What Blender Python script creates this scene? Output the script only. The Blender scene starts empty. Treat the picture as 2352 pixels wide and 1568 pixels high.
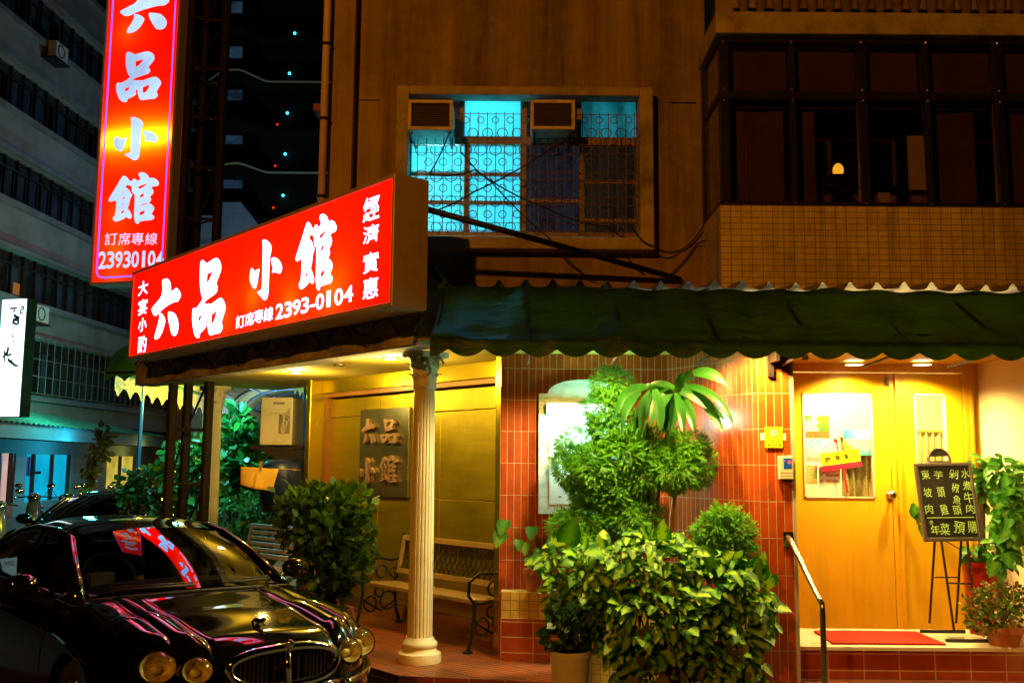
import bpy, bmesh, math, random
import numpy as np
from mathutils import Vector, Matrix
R = math.radians
random.seed(4); rng = np.random.default_rng(7)
S = bpy.context.scene
C = S.collection
# ------------------------------------------------------------------ camera, world, exposure
EYE = 1.82                      # eye height above the street
F = 35.0 / 36.0 * 2352.0        # focal length in units of a 2352 px wide picture
PITCH = math.atan(283.0 / 2287.0); ROLL = 0.0085
cam = bpy.data.objects.new("camera", bpy.data.cameras.new("camera"))
C.objects.link(cam); S.camera = cam
cam.data.lens = 35.0; cam.data.sensor_width = 36.0; cam.data.clip_start = 0.05; cam.data.clip_end = 2000.0
cam.matrix_world = Matrix.Translation((0, 0, EYE)) @ Matrix.Rotation(R(90) + PITCH, 4, 'X') @ Matrix.Rotation(ROLL, 4, 'Z')
cam.data.dof.use_dof = False
W = bpy.data.worlds.new("World"); S.world = W; W.use_nodes = True
wn = W.node_tree.nodes; bg = wn["Background"]
sky = wn.new("ShaderNodeTexSky"); sky.sky_type = 'NISHITA'; sky.sun_disc = False
sky.sun_elevation = R(-7.0); sky.sun_rotation = R(200); sky.altitude = 10
W.node_tree.links.new(sky.outputs[0], bg.inputs[0]); bg.inputs[1].default_value = 0.05
S.view_settings.view_transform = 'Standard'; S.view_settings.look = 'None'
S.view_settings.exposure = 0.0; S.view_settings.gamma = 1.0; S.view_settings.use_curve_mapping = False
S.render.engine = 'CYCLES'
cy = S.cycles
cy.use_denoising = True; cy.max_bounces = 6; cy.diffuse_bounces = 3; cy.glossy_bounces = 3; cy.transmission_bounces = 4
cy.transparent_max_bounces = 8; cy.sample_clamp_indirect = 3.0; cy.caustics_reflective = False; cy.caustics_refractive = False

def lamp(kind, name, loc, col, energy, size=0.05, to=None, spot=None, blend=0.6, sy=None):
    d = bpy.data.lights.new(name, kind); d.color = col; d.energy = energy
    if kind == 'AREA':
        d.size = size
        if sy: d.shape = 'RECTANGLE'; d.size_y = sy
    else: d.shadow_soft_size = size
    if kind == 'SPOT': d.spot_size = R(spot or 110); d.spot_blend = blend
    o = bpy.data.objects.new(name, d); C.objects.link(o); o.location = loc
    if to is not None:
        o.rotation_euler = (Vector(to) - Vector(loc)).to_track_quat('-Z', 'Y').to_euler()
    return o
SODIUM = (1.0, 0.33, 0.008); WARM = (1.0, 0.66, 0.16); CYAN = (0.08, 0.72, 1.0)
lamp('POINT', 'street_lamp_light', (-3.7, -3.6, 6.5), SODIUM, 1600, 0.12)
lamp('POINT', 'street_lamp_light', (-11.0, 30.5, 5.6), SODIUM, 420, 0.15)

# ------------------------------------------------------------------ picture measurements -> points in the place
cp, sp = math.cos(PITCH), math.sin(PITCH); cr, sr_ = math.cos(ROLL), math.sin(ROLL)
def ray(px, py):
    u = (px - 1176.0) / F; w = (py - 784.0) / F
    a = u * cr + w * sr_; b = -(-u * sr_ + w * cr)
    return Vector((a, cp - b * sp, sp + b * cp))
def at(px, py, Y):
    d = ray(px, py); k = Y / d.y
    return Vector((d.x * k, Y, EYE + d.z * k))
def onplane(px, py, P, n):
    d = ray(px, py); k = (Vector(P) - Vector((0, 0, EYE))).dot(n) / d.dot(n)
    return Vector((0, 0, EYE)) + d * k
def rect(px0, py0, px1, py1, Y):
    a = at(px0, (py0 + py1) / 2, Y); b = at(px1, (py0 + py1) / 2, Y)
    t = at((px0 + px1) / 2, py0, Y); u = at((px0 + px1) / 2, py1, Y)
    return a.x, b.x, u.z, t.z
class Fr:
    def __init__(s, o, ex, ey, ez=None):
        s.o = Vector(o); s.ex = Vector(ex).normalized(); s.ey = Vector(ey).normalized()
        s.ez = Vector(ez).normalized() if ez else s.ex.cross(s.ey)
    def p(s, u, v, w=0.0): return s.o + s.ex * u + s.ey * v + s.ez * w
    def px(s, x, y):          # picture point on the frame's plane -> (u, v)
        q = onplane(x, y, s.o, s.ez) - s.o
        return q.dot(s.ex), q.dot(s.ey)
WORLD = Fr((0, 0, 0), (1, 0, 0), (0, 1, 0))
# ------------------------------------------------------------------ objects, parts, tags
def link(o): C.objects.link(o); return o
def tag(o, label=None, cat=None, group=None, kind=None):
    if label: o["label"] = label
    if cat: o["category"] = cat
    if group: o["group"] = group
    if kind: o["kind"] = kind
    return o
def thing(name, label, cat, loc=(0, 0, 0), group=None, rz=0.0):
    o = bpy.data.objects.new(name, None); link(o); o.location = loc; o.rotation_euler = (0, 0, rz)
    o.empty_display_size = 0.1
    return tag(o, label, cat, group)
def inv(p):
    m = Matrix.Identity(4); q = p
    M = Matrix.Translation(p.location) @ p.rotation_euler.to_matrix().to_4x4()
    if p.parent is not None and p.type == 'MESH': return None
    return M.inverted()
def root_inv(p):
    while p.parent is not None: p = p.parent
    return (Matrix.Translation(p.location) @ p.rotation_euler.to_matrix().to_4x4()).inverted()
def setup(o, parent, local):
    link(o)
    if parent is not None:
        o.parent = parent
        if not local and parent.parent is None: o.matrix_parent_inverse = root_inv(parent)
def kids(o): return [c for c in o.children]
def copy_tree(o, parent=None):
    c = o.copy(); C.objects.link(c)
    if parent is not None: c.parent = parent; c.matrix_parent_inverse = o.matrix_parent_inverse.copy()
    for ch in kids(o): copy_tree(ch, c)
    return c
class MB:
    def __init__(s): s.v = []; s.f = []; s.uv = []; s.m = []; s.k = 0
    def face(s, idx, uv=None): s.f.append(tuple(idx)); s.uv.append(uv); s.m.append(s.k)
    def quad(s, a, b, c, d, uv=None):
        n = len(s.v); s.v += [tuple(a), tuple(b), tuple(c), tuple(d)]; s.face((n, n + 1, n + 2, n + 3), uv); return s
    def poly(s, pts, uv=None):
        n = len(s.v); s.v += [tuple(p) for p in pts]; s.face(range(n, n + len(pts)), uv); return s
    def wall(s, a, b, z0, z1, u0=0.0):   # vertical sheet with metric uv
        L = math.hypot(b[0] - a[0], b[1] - a[1])
        s.quad((a[0], a[1], z0), (b[0], b[1], z0), (b[0], b[1], z1), (a[0], a[1], z1), [(u0, z0), (u0 + L, z0), (u0 + L, z1), (u0, z1)]); return s
    def box(s, fr, u0, u1, v0, v1, w0, w1):
        P = [fr.p(u, v, w) for w in (w0, w1) for v in (v0, v1) for u in (u0, u1)]
        n = len(s.v); s.v += [tuple(p) for p in P]
        du, dv, dw = abs(u1 - u0), abs(v1 - v0), abs(w1 - w0)
        for q, (a, b) in (((0, 2, 3, 1), (dv, du)), ((4, 5, 7, 6), (du, dv)), ((0, 1, 5, 4), (du, dw)), ((2, 6, 7, 3), (dw, du)), ((0, 4, 6, 2), (dw, dv)), ((1, 3, 7, 5), (dv, dw))):
            s.face([n + i for i in q], [(0, 0), (a, 0), (a, b), (0, b)])
        return s
    def wbox(s, x0, x1, y0, y1, z0, z1): return s.box(WORLD, x0, x1, y0, y1, z0, z1)
    def tube(s, pts, r, n=8, cap=True, closed=False):
        pts = [Vector(p) for p in pts]; N = len(pts); rs = r if isinstance(r, (list, tuple)) else [r] * N
        prev = None; base = len(s.v)
        for i, p in enumerate(pts):
            if closed: t = pts[(i + 1) % N] - pts[i - 1]
            else: t = pts[min(i + 1, N - 1)] - pts[max(i - 1, 0)]
            t = t.normalized() if t.length > 1e-9 else Vector((0, 0, 1))
            if prev is None:
                a = Vector((0, 0, 1)) if abs(t.z) < 0.9 else Vector((1, 0, 0))
                x = t.cross(a).normalized()
            else:
                x = (prev - t * prev.dot(t)); x = x.normalized() if x.length > 1e-6 else t.orthogonal().normalized()
            prev = x; y = t.cross(x)
            for k in range(n):
                an = 2 * math.pi * k / n
                s.v.append(tuple(p + (x * math.cos(an) + y * math.sin(an)) * rs[i]))
        M = N if closed else N - 1
        for i in range(M):
            j = (i + 1) % N
            for k in range(n):
                k2 = (k + 1) % n
                s.face((base + i * n + k, base + i * n + k2, base + j * n + k2, base + j * n + k))
        if cap and not closed:
            s.face([base + k for k in range(n)][::-1]); s.face([base + (N - 1) * n + k for k in range(n)])
        return s
    def ring(s, c, ax, r, tr, n=16, m=6):
        ax = Vector(ax).normalized(); x = ax.orthogonal().normalized(); y = ax.cross(x); c = Vector(c)
        return s.tube([c + (x * math.cos(2 * math.pi * k / n) + y * math.sin(2 * math.pi * k / n)) * r for k in range(n)], tr, m, closed=True)
    def lathe(s, prof, c, n=24, rfun=None, fr=None, capb=True, capt=True):
        c = Vector(c); base = len(s.v)
        for i, (r, z) in enumerate(prof):
            for k in range(n):
                an = 2 * math.pi * k / n; rr = r * (rfun(an, z, i) if rfun else 1.0)
                q = (rr * math.cos(an), rr * math.sin(an), z)
                s.v.append(tuple(c + Vector(q)) if fr is None else tuple(fr.p(*q)))
        for i in range(len(prof) - 1):
            for k in range(n):
                k2 = (k + 1) % n
                s.face((base + i * n + k, base + i * n + k2, base + (i + 1) * n + k2, base + (i + 1) * n + k), [(k / n, prof[i][1]), ((k + 1) / n, prof[i][1]), ((k + 1) / n, prof[i + 1][1]), (k / n, prof[i + 1][1])])
        if capb: s.face([base + k for k in range(n)][::-1])
        if capt: s.face([base + (len(prof) - 1) * n + k for k in range(n)])
        return s
    def grid(s, fn, nu, nv, closed_u=False, flip=False, skip=None):
        base = len(s.v)
        for i in range(nu + 1):
            for j in range(nv + 1): s.v.append(tuple(fn(i / nu, j / nv)))
        for i in range(nu):
            for j in range(nv):
                if skip and skip((i + .5) / nu, (j + .5) / nv): continue
                a = base + i * (nv + 1) + j; q = [a, a + nv + 1, a + nv + 2, a + 1]
                uv = [(i / nu, j / nv), ((i + 1) / nu, j / nv), ((i + 1) / nu, (j + 1) / nv), (i / nu, (j + 1) / nv)]
                if flip: q = q[::-1]; uv = uv[::-1]
                s.face(q, uv)
        return s
    def ball(s, c, r, n=14, m=9, fr=None):
        rx, ry, rz = r if isinstance(r, (tuple, list)) else (r, r, r); c = Vector(c)
        def fn(a, b):
            th = 2 * math.pi * a; ph = math.pi * (b - .5)
            q = (rx * math.cos(ph) * math.cos(th), ry * math.cos(ph) * math.sin(th), rz * math.sin(ph))
            return c + Vector(q) if fr is None else c + fr.ex * q[0] + fr.ey * q[1] + fr.ez * q[2]
        return s.grid(fn, n, m)
    def add(s, mesh_vf, fn, k=0):
        V, Fs = mesh_vf; n = len(s.v); s.k = k
        s.v += [tuple(fn(p)) for p in V]
        for f in Fs: s.face([n + i for i in f])
        return s
    def build(s, name, mats, parent=None, smooth=False, local=False, recenter=True, weld=False):
        if not isinstance(mats, (list, tuple)): mats = [mats]
        v = s.v; base = None
        if parent is None and recenter and v:
            A = np.array(v); base = Vector(((A[:, 0].min() + A[:, 0].max()) / 2, (A[:, 1].min() + A[:, 1].max()) / 2, A[:, 2].min()))
            v = [tuple(Vector(p) - base) for p in v]
        me = bpy.data.meshes.new(name); me.from_pydata(v, [], s.f)
        for m in mats: me.materials.append(m)
        if any(u is not None for u in s.uv):
            lay = me.uv_layers.new(name="UVMap"); flat = []
            for f, u in zip(s.f, s.uv):
                for i in range(len(f)): flat += (u[i] if u is not None else (0.0, 0.0))
            lay.data.foreach_set("uv", np.array(flat, dtype=np.float32).ravel())
        me.polygons.foreach_set("material_index", s.m)
        if weld or smooth:
            bm = bmesh.new(); bm.from_mesh(me); bmesh.ops.remove_doubles(bm, verts=bm.verts, dist=1e-5); bm.to_mesh(me); bm.free()
        if smooth: me.polygons.foreach_set("use_smooth", [True] * len(me.polygons))
        me.update()
        o = bpy.data.objects.new(name, me); setup(o, parent, local)
        if base is not None: o.location = base
        return o
def bevel(o, w=0.01, seg=2):
    m = o.modifiers.new("bevel", 'BEVEL'); m.width = w; m.segments = seg; m.limit_method = 'ANGLE'; m.angle_limit = R(40)
    return o
def autosmooth(o, ang=35):
    me = o.data; bm = bmesh.new(); bm.from_mesh(me)
    for e in bm.edges:
        e.smooth = not (len(e.link_faces) == 2 and e.calc_face_angle(0) > R(ang))
    bm.to_mesh(me); bm.free(); me.polygons.foreach_set("use_smooth", [True] * len(me.polygons)); return o

# ------------------------------------------------------------------ materials
MATS = {}
def nodes(name):
    m = bpy.data.materials.new(name); m.use_nodes = True; nt = m.node_tree
    return m, nt, nt.nodes["Principled BSDF"], nt.nodes["Material Output"]
def noise(nt, scale, detail=4, rough=.6, coord='Object', sc=None):
    tc = nt.nodes.new("ShaderNodeTexCoord"); t = nt.nodes.new("ShaderNodeTexNoise")
    t.inputs["Scale"].default_value = scale; t.inputs["Detail"].default_value = detail; t.inputs["Roughness"].default_value = rough
    if sc:
        mp = nt.nodes.new("ShaderNodeMapping"); mp.inputs["Scale"].default_value = sc
        nt.links.new(tc.outputs[coord], mp.inputs[0]); nt.links.new(mp.outputs[0], t.inputs[0])
    else: nt.links.new(tc.outputs[coord], t.inputs[0])
    return t
def mix(nt, a, b, fac, mode='MIX'):
    x = nt.nodes.new("ShaderNodeMix"); x.data_type = 'RGBA'; x.blend_type = mode
    for i, val in ((0, fac), (6, a), (7, b)):
        if isinstance(val, (int, float)): x.inputs[i].default_value = val
        elif isinstance(val, tuple): x.inputs[i].default_value = (*val[:3], 1)
        else: nt.links.new(val, x.inputs[i])
    return x.outputs[2]
def ramp(nt, inp, a, b, ca=(0, 0, 0), cb=(1, 1, 1)):
    r = nt.nodes.new("ShaderNodeValToRGB"); r.color_ramp.elements[0].position = a; r.color_ramp.elements[1].position = b
    r.color_ramp.elements[0].color = (*ca, 1); r.color_ramp.elements[1].color = (*cb, 1)
    nt.links.new(inp, r.inputs[0]); return r.outputs[0]
def bump(nt, p, h, st=.3, dist=.01):
    b = nt.nodes.new("ShaderNodeBump"); b.inputs["Strength"].default_value = st; b.inputs["Distance"].default_value = dist
    nt.links.new(h, b.inputs["Height"]); nt.links.new(b.outputs[0], p.inputs["Normal"])
def pm(name, col, rough=.5, metal=0.0, var=.25, scale=5.0, dirt=0.0, dscale=1.3, dcol=(.03, .02, .015), bmp=0.0, bscale=60, coat=0.0, spec=.5, stretch=None, rvar=.1):
    m, nt, p, out = nodes(name)
    n1 = noise(nt, scale, 5, .65, sc=stretch)
    dark = tuple(c * (1 - var) for c in col); lite = tuple(min(1, c * (1 + var * .6)) for c in col)
    c = mix(nt, dark, lite, ramp(nt, n1.outputs[0], .3, .7))
    if dirt:
        n2 = noise(nt, dscale, 8, .7); c = mix(nt, c, dcol, mixfac(nt, n2.outputs[0], dirt))
    nt.links.new(c, p.inputs["Base Color"])
    p.inputs["Metallic"].default_value = metal; p.inputs["Specular IOR Level"].default_value = spec
    p.inputs["Coat Weight"].default_value = coat
    rr = nt.nodes.new("ShaderNodeMapRange"); rr.inputs[3].default_value = max(.02, rough - rvar); rr.inputs[4].default_value = min(1, rough + rvar)
    nt.links.new(n1.outputs[0], rr.inputs[0]); nt.links.new(rr.outputs[0], p.inputs["Roughness"])
    if bmp: bump(nt, p, noise(nt, bscale, 6, .7).outputs[0], bmp, .01)
    MATS[name] = m; return m
def mixfac(nt, s, amt):
    r = nt.nodes.new("ShaderNodeMapRange"); r.inputs[1].default_value = .45; r.inputs[2].default_value = .75; r.inputs[3].default_value = 0; r.inputs[4].default_value = amt
    nt.links.new(s, r.inputs[0]); return r.outputs[0]
def tilem(name, c1, c2, mortar, bw, rh, ms=.004, rough=.25, offset=0.0, bmp=.6, dirt=0.0, streak=0.0):
    m, nt, p, out = nodes(name)
    uv = nt.nodes.new("ShaderNodeTexCoord"); b = nt.nodes.new("ShaderNodeTexBrick")
    nt.links.new(uv.outputs["UV"], b.inputs[0]); b.offset = offset; b.squash = 1.0
    b.inputs["Scale"].default_value = 1.0; b.inputs["Mortar Size"].default_value = ms; b.inputs["Mortar Smooth"].default_value = .15
    b.inputs["Brick Width"].default_value = bw; b.inputs["Row Height"].default_value = rh; b.inputs["Bias"].default_value = -.1
    b.inputs["Color1"].default_value = (*c1, 1); b.inputs["Color2"].default_value = (*c2, 1); b.inputs["Mortar"].default_value = (*mortar, 1)
    n = noise(nt, 9, 6, .7); c = mix(nt, b.outputs[0], (.02, .012, .008), mixfac(nt, n.outputs[0], .35 + dirt))
    if streak:
        n2 = noise(nt, 1.0, 5, .7, sc=(5.5, 5.5, .22)); c = mix(nt, c, (.02, .013, .008), mixfac(nt, n2.outputs[0], streak))
    nt.links.new(c, p.inputs["Base Color"])
    rr = nt.nodes.new("ShaderNodeMapRange"); rr.inputs[3].default_value = rough; rr.inputs[4].default_value = .8
    nt.links.new(b.outputs["Fac"], rr.inputs[0]); nt.links.new(rr.outputs[0], p.inputs["Roughness"])
    iv = nt.nodes.new("ShaderNodeMath"); iv.operation = 'SUBTRACT'; iv.inputs[0].default_value = 1; nt.links.new(b.outputs["Fac"], iv.inputs[1])
    n3 = noise(nt, 14, 2, .5); ad = nt.nodes.new("ShaderNodeMath"); ad.operation = 'MULTIPLY_ADD'
    nt.links.new(n3.outputs[0], ad.inputs[0]); ad.inputs[1].default_value = .25; nt.links.new(iv.outputs[0], ad.inputs[2])
    bump(nt, p, ad.outputs[0], bmp, .006); MATS[name] = m; return m
def emit(name, col, st, var=0.0, scale=3.0, stretch=None):
    m, nt, p, out = nodes(name); e = nt.nodes.new("ShaderNodeEmission"); e.inputs[1].default_value = st
    if var:
        n = noise(nt, scale, 4, .6, sc=stretch); c = mix(nt, tuple(x * (1 - var) for x in col), col, ramp(nt, n.outputs[0], .35, .65)); nt.links.new(c, e.inputs[0])
    else: e.inputs[0].default_value = (*col, 1)
    nt.links.new(e.outputs[0], out.inputs[0]); MATS[name] = m; return m
def backlit(name, ecol, est, tcol, gloss=.04):
    m, nt, p, out = nodes(name); e = nt.nodes.new("ShaderNodeEmission"); e.inputs[0].default_value = (*ecol, 1); e.inputs[1].default_value = est
    t = nt.nodes.new("ShaderNodeBsdfTranslucent"); t.inputs[0].default_value = (*tcol, 1)
    a = nt.nodes.new("ShaderNodeAddShader"); nt.links.new(e.outputs[0], a.inputs[0]); nt.links.new(t.outputs[0], a.inputs[1])
    nt.links.new(a.outputs[0], out.inputs[0]); MATS[name] = m; return m
def glass(name, tint, rough=.0, ior=1.5, tf=1.0):
    m, nt, p, out = nodes(name)
    t = nt.nodes.new("ShaderNodeBsdfTransparent"); t.inputs[0].default_value = (*tint, 1)
    g = nt.nodes.new("ShaderNodeBsdfGlossy"); g.inputs["Roughness"].default_value = rough; g.inputs[0].default_value = (tf, tf, tf, 1)
    lw = nt.nodes.new("ShaderNodeLayerWeight"); lw.inputs[0].default_value = .5      # Schlick reflectance, the same from both sides
    pw = nt.nodes.new("ShaderNodeMath"); pw.operation = 'POWER'; pw.inputs[1].default_value = 5; nt.links.new(lw.outputs["Facing"], pw.inputs[0])
    f0 = ((ior - 1) / (ior + 1)) ** 2 * 1.6
    fz = nt.nodes.new("ShaderNodeMath"); fz.operation = 'MULTIPLY_ADD'; fz.inputs[1].default_value = 1 - f0; fz.inputs[2].default_value = f0; nt.links.new(pw.outputs[0], fz.inputs[0])
    x = nt.nodes.new("ShaderNodeMixShader"); nt.links.new(fz.outputs[0], x.inputs[0]); nt.links.new(t.outputs[0], x.inputs[1]); nt.links.new(g.outputs[0], x.inputs[2])
    nt.links.new(x.outputs[0], out.inputs[0]); MATS[name] = m; return m
def leafm(name, cols, edge=None, rough=.4, trans=.35, vein=0.0):
    m, nt, p, out = nodes(name)
    g = nt.nodes.new("ShaderNodeNewGeometry"); r = nt.nodes.new("ShaderNodeValToRGB"); cr_ = r.color_ramp
    cr_.elements[0].color = (*cols[0], 1); cr_.elements[1].color = (*cols[-1], 1)
    for i, c in enumerate(cols[1:-1]): e = cr_.elements.new((i + 1) / (len(cols) - 1)); e.color = (*c, 1)
    nt.links.new(g.outputs["Random Per Island"], r.inputs[0]); col = r.outputs[0]
    if edge:
        uv = nt.nodes.new("ShaderNodeTexCoord"); sx = nt.nodes.new("ShaderNodeSeparateXYZ"); nt.links.new(uv.outputs["UV"], sx.inputs[0])
        ab = nt.nodes.new("ShaderNodeMath"); ab.operation = 'ABSOLUTE'; nt.links.new(sx.outputs[0], ab.inputs[0])
        n = noise(nt, 38, 3, .6); ad = nt.nodes.new("ShaderNodeMath"); ad.operation = 'MULTIPLY_ADD'; nt.links.new(n.outputs[0], ad.inputs[0]); ad.inputs[1].default_value = .5; nt.links.new(ab.outputs[0], ad.inputs[2])
        col = mix(nt, col, edge, ramp(nt, ad.outputs[0], .34, .52))
    nt.links.new(col, p.inputs["Base Color"]); p.inputs["Roughness"].default_value = rough
    t = nt.nodes.new("ShaderNodeBsdfTranslucent"); nt.links.new(col, t.inputs[0])
    x = nt.nodes.new("ShaderNodeMixShader"); x.inputs[0].default_value = trans; nt.links.new(p.outputs[0], x.inputs[1]); nt.links.new(t.outputs[0], x.inputs[2])
    nt.links.new(x.outputs[0], out.inputs[0]); MATS[name] = m; return m
def clothm(name, c, trans=.4):
    m, nt, p, out = nodes(name); n = noise(nt, 4, 6, .6); col = mix(nt, tuple(x * .55 for x in c), c, ramp(nt, n.outputs[0], .3, .7))
    nt.links.new(col, p.inputs["Base Color"]); p.inputs["Roughness"].default_value = .45
    t = nt.nodes.new("ShaderNodeBsdfTranslucent"); nt.links.new(col, t.inputs[0])
    x = nt.nodes.new("ShaderNodeMixShader"); x.inputs[0].default_value = trans; nt.links.new(p.outputs[0], x.inputs[1]); nt.links.new(t.outputs[0], x.inputs[2])
    nt.links.new(x.outputs[0], out.inputs[0]); bump(nt, p, noise(nt, 7, 3, .5, sc=(1, 1, 3)).outputs[0], .5, .05); MATS[name] = m; return m
def vcol(name, rough=.6, es=0.0):
    m, nt, p, out = nodes(name); a = nt.nodes.new("ShaderNodeVertexColor"); a.layer_name = "print"
    nt.links.new(a.outputs[0], p.inputs["Base Color"]); p.inputs["Roughness"].default_value = rough
    if es: nt.links.new(a.outputs[0], p.inputs["Emission Color"]); p.inputs["Emission Strength"].default_value = es
    MATS[name] = m; return m

plaster = pm('plaster', (.45, .30, .20), .85, var=.12, scale=2.2, dirt=.5, dscale=.8, bmp=.15, bscale=90)
_nt = plaster.node_tree; _p = _nt.nodes["Principled BSDF"]; _src = _p.inputs["Base Color"].links[0].from_socket
_s1 = noise(_nt, 1.0, 6, .7, sc=(3.2, 3.2, .16)); _s2 = noise(_nt, 9.0, 8, .75)
_nt.links.new(mix(_nt, mix(_nt, _src, (.10, .065, .04), ramp(_nt, _s1.outputs[0], .42, .68)), (.50, .40, .28), mixfac(_nt, _s2.outputs[0], .35)), _p.inputs["Base Color"])
plaster_edge = pm('plaster_edge', (.52, .42, .30), .85, var=.25, scale=6, dirt=.75, dscale=3.5, bmp=.3, bscale=50)
concrete = pm('concrete', (.52, .47, .46), .9, var=.35, scale=7, dirt=.85, dscale=3.2, bmp=.6, bscale=25)
asphalt = pm('asphalt', (.045, .045, .048), .75, var=.4, scale=30, dirt=.4, dscale=.6, bmp=.5, bscale=140)
red_tile = tilem('red_tile', (.56, .078, .010), (.40, .048, .008), (.50, .33, .18), .0585, .262, ms=.0026)
red_step = tilem('red_step_tile', (.40, .07, .018), (.32, .05, .014), (.62, .48, .32), .26, .118)
floor_tile = tilem('floor_tile', (.33, .070, .016), (.22, .042, .011), (.10, .055, .03), .245, .062, ms=.006, rough=.35)
yellow_tile = tilem('yellow_tile', (.66, .45, .13), (.58, .38, .10), (.28, .17, .07), .075, .075, ms=.004)
cream_tile = tilem('cream_tile', (.92, .74, .50), (.84, .66, .44), (.34, .24, .15), .082, .0475, ms=.003, rough=.12, offset=.0, dirt=.0, streak=.8)
gold = pm('gold_panel', (.60, .44, .02), .40, .82, var=.12, scale=2, rvar=.08, dirt=.25, dscale=2.5, stretch=(1, 1, 9), bmp=.06, bscale=9)
gold_post = pm('gold_frame', (.66, .50, .02), .26, .9, var=.08, scale=2, rvar=.05)
trim_brown = pm('brown_trim', (.32, .13, .03), .4, .2, var=.2)
ceil_paint = pm('porch_ceiling_paint', (.66, .50, .07), .7, var=.06, scale=1.5)
cream_paint = pm('cream_paint', (.82, .72, .52), .55, var=.08, scale=4, dirt=.25, dscale=5, dcol=(.30, .20, .10), bmp=.1)
door_wood = pm('door_wood', (.92, .50, .012), .38, var=.07, dirt=.16, dscale=3, scale=3, stretch=(14, 14, .6), coat=.3)
door_frame = pm('door_frame_wood', (.80, .42, .016), .4, var=.1, scale=3, stretch=(14, 14, .6))
white_wall = pm('white_alcove_wall', (.82, .70, .46), .8, var=.05, scale=2, bmp=.05)
white_floor = pm('white_floor_tile', (.80, .74, .62), .3, var=.08)
steel = pm('stainless_steel', (.72, .70, .66), .18, 1.0, var=.08)
dark_steel = pm('dark_steel', (.022, .017, .015), .45, .6, var=.5, scale=9, dirt=.3)
rust_steel = pm('rusty_steel', (.018, .010, .007), .7, .3, var=.6, scale=8)
plaque_m = pm('plaque_steel', (.34, .33, .22), .30, .9, var=.1, scale=3)
copper = pm('copper_letter', (.74, .47, .33), .38, .75, var=.15, scale=8)
black_iron = pm('black_iron', (.018, .016, .014), .45, .4, var=.4)
bench_wood = pm('bench_wood', (.33, .185, .055), .5, var=.25, scale=4, stretch=(3, 3, 18), coat=.1)
terracotta = pm('terracotta', (.42, .13, .055), .75, var=.2, scale=7, dirt=.4, dscale=6)
white_pot = pm('white_glazed_pot', (.80, .68, .50), .3, var=.06, coat=.4)
red_pot_m = pm('red_glazed_pot', (.30, .015, .012), .2, var=.5, scale=18, coat=.5)
soil = pm('soil', (.03, .02, .014), .95, var=.4, scale=25)
bark = pm('bark', (.50, .28, .10), .85, var=.35, scale=14, bmp=.4)
dark_bark = pm('dark_bark', (.08, .05, .03), .9, var=.35, scale=14)
sign_metal = pm('sign_box_metal', (.72, .56, .42), .5, .3, var=.1, scale=4, dirt=.35, dscale=4)
win_ac_paint = pm('window_unit_paint', (.86, .68, .44), .5, var=.12, dirt=.45, dscale=9)
ac_paint = pm('air_conditioner_paint', (.62, .54, .44), .5, var=.1, dirt=.4, dscale=5)
grille_dark = pm('dark_grille', (.03, .026, .022), .6, var=.3)
iron_grille = pm('window_iron', (.20, .13, .07), .6, .2, var=.4, scale=15)
alu_brown = pm('window_frame_metal', (.34, .22, .11), .5, .3, var=.2)
black_alu = pm('black_window_frame', (.026, .020, .016), .4, .3, var=.3)
pipe_m = pm('drain_pipe_plastic', (.82, .60, .50), .5, var=.12, scale=3, dirt=.3)
black_rubber = pm('black_cable', (.012, .011, .011), .6, var=.3)
sheet_metal = pm('corrugated_sheet', (.25, .235, .19), .42, .4, var=.3, scale=6, dirt=.5, dscale=5)
awning_green = clothm('awning_green_cloth', (.030, .092, .008), .42)
awning_olive = clothm('awning_olive_cloth', (.045, .05, .006), .15)
mat_red = pm('red_mat_pile', (.42, .02, .008), .95, var=.35, scale=90, bmp=.6, bscale=300)
board_black = pm('chalkboard_black', (.010, .008, .008), .5, var=.5, scale=4)
board_frame = pm('chalkboard_frame', (.085, .062, .062), .45, var=.2)
chalk = pm('chalk', (.50, .78, .22), .9, var=.3, scale=60)
red_face = backlit('red_sign_face', (1.0, .0008, .0), 4.2, (.95, .14, .002))
red_face_hot = backlit('red_sign_face_tall', (1.0, .0, .0), 1.0, (.98, .20, .004))
letter_white = emit('sign_letter_white', (.17, .50, 1.0), 6.2)
letter_blue = emit('sign_letter_bluish', (.50, .68, 1.0), 1.5, .45, .9)
border_violet = emit('sign_border_violet', (.26, .14, 1.0), 1.2)
white_face = emit('white_sign_face', (.80, 1.0, 1.0), 2.6)
ink_cyan = pm('sign_ink', (.0, .10, .13), .5, var=.1)
car_paint = pm('black_car_paint', (.0035, .0035, .0042), .07, 0, var=.1, coat=.35, spec=.5, rvar=.02)
car_glass = glass('car_window_glass', (.30, .34, .34), 0, 1.65)
chrome = pm('chrome', (.80, .80, .82), .07, 1.0, var=.05, rvar=.02)
tyre_m = pm('tyre_rubber', (.012, .012, .012), .8, var=.3)
seat_m = pm('car_seat_leather', (.020, .017, .015), .55, var=.2)
lens_glass = glass('headlamp_lens', (.92, .90, .84), .02, 1.6)
reflector = pm('headlamp_reflector', (.95, .72, .36), .34, .35, var=.55, scale=38, bmp=.7, bscale=55)
clear_glass = glass('clear_door_glass', (.96, .96, .92), 0, 1.45)
dark_glass = glass('dark_balcony_glass', (.84, .80, .74), .03, 1.5)
tube_white = emit('fluorescent_tube', (.75, .95, 1.0), 14)
bulb_warm = emit('warm_lamp_lens', (1.0, .86, .55), 9)
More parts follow.
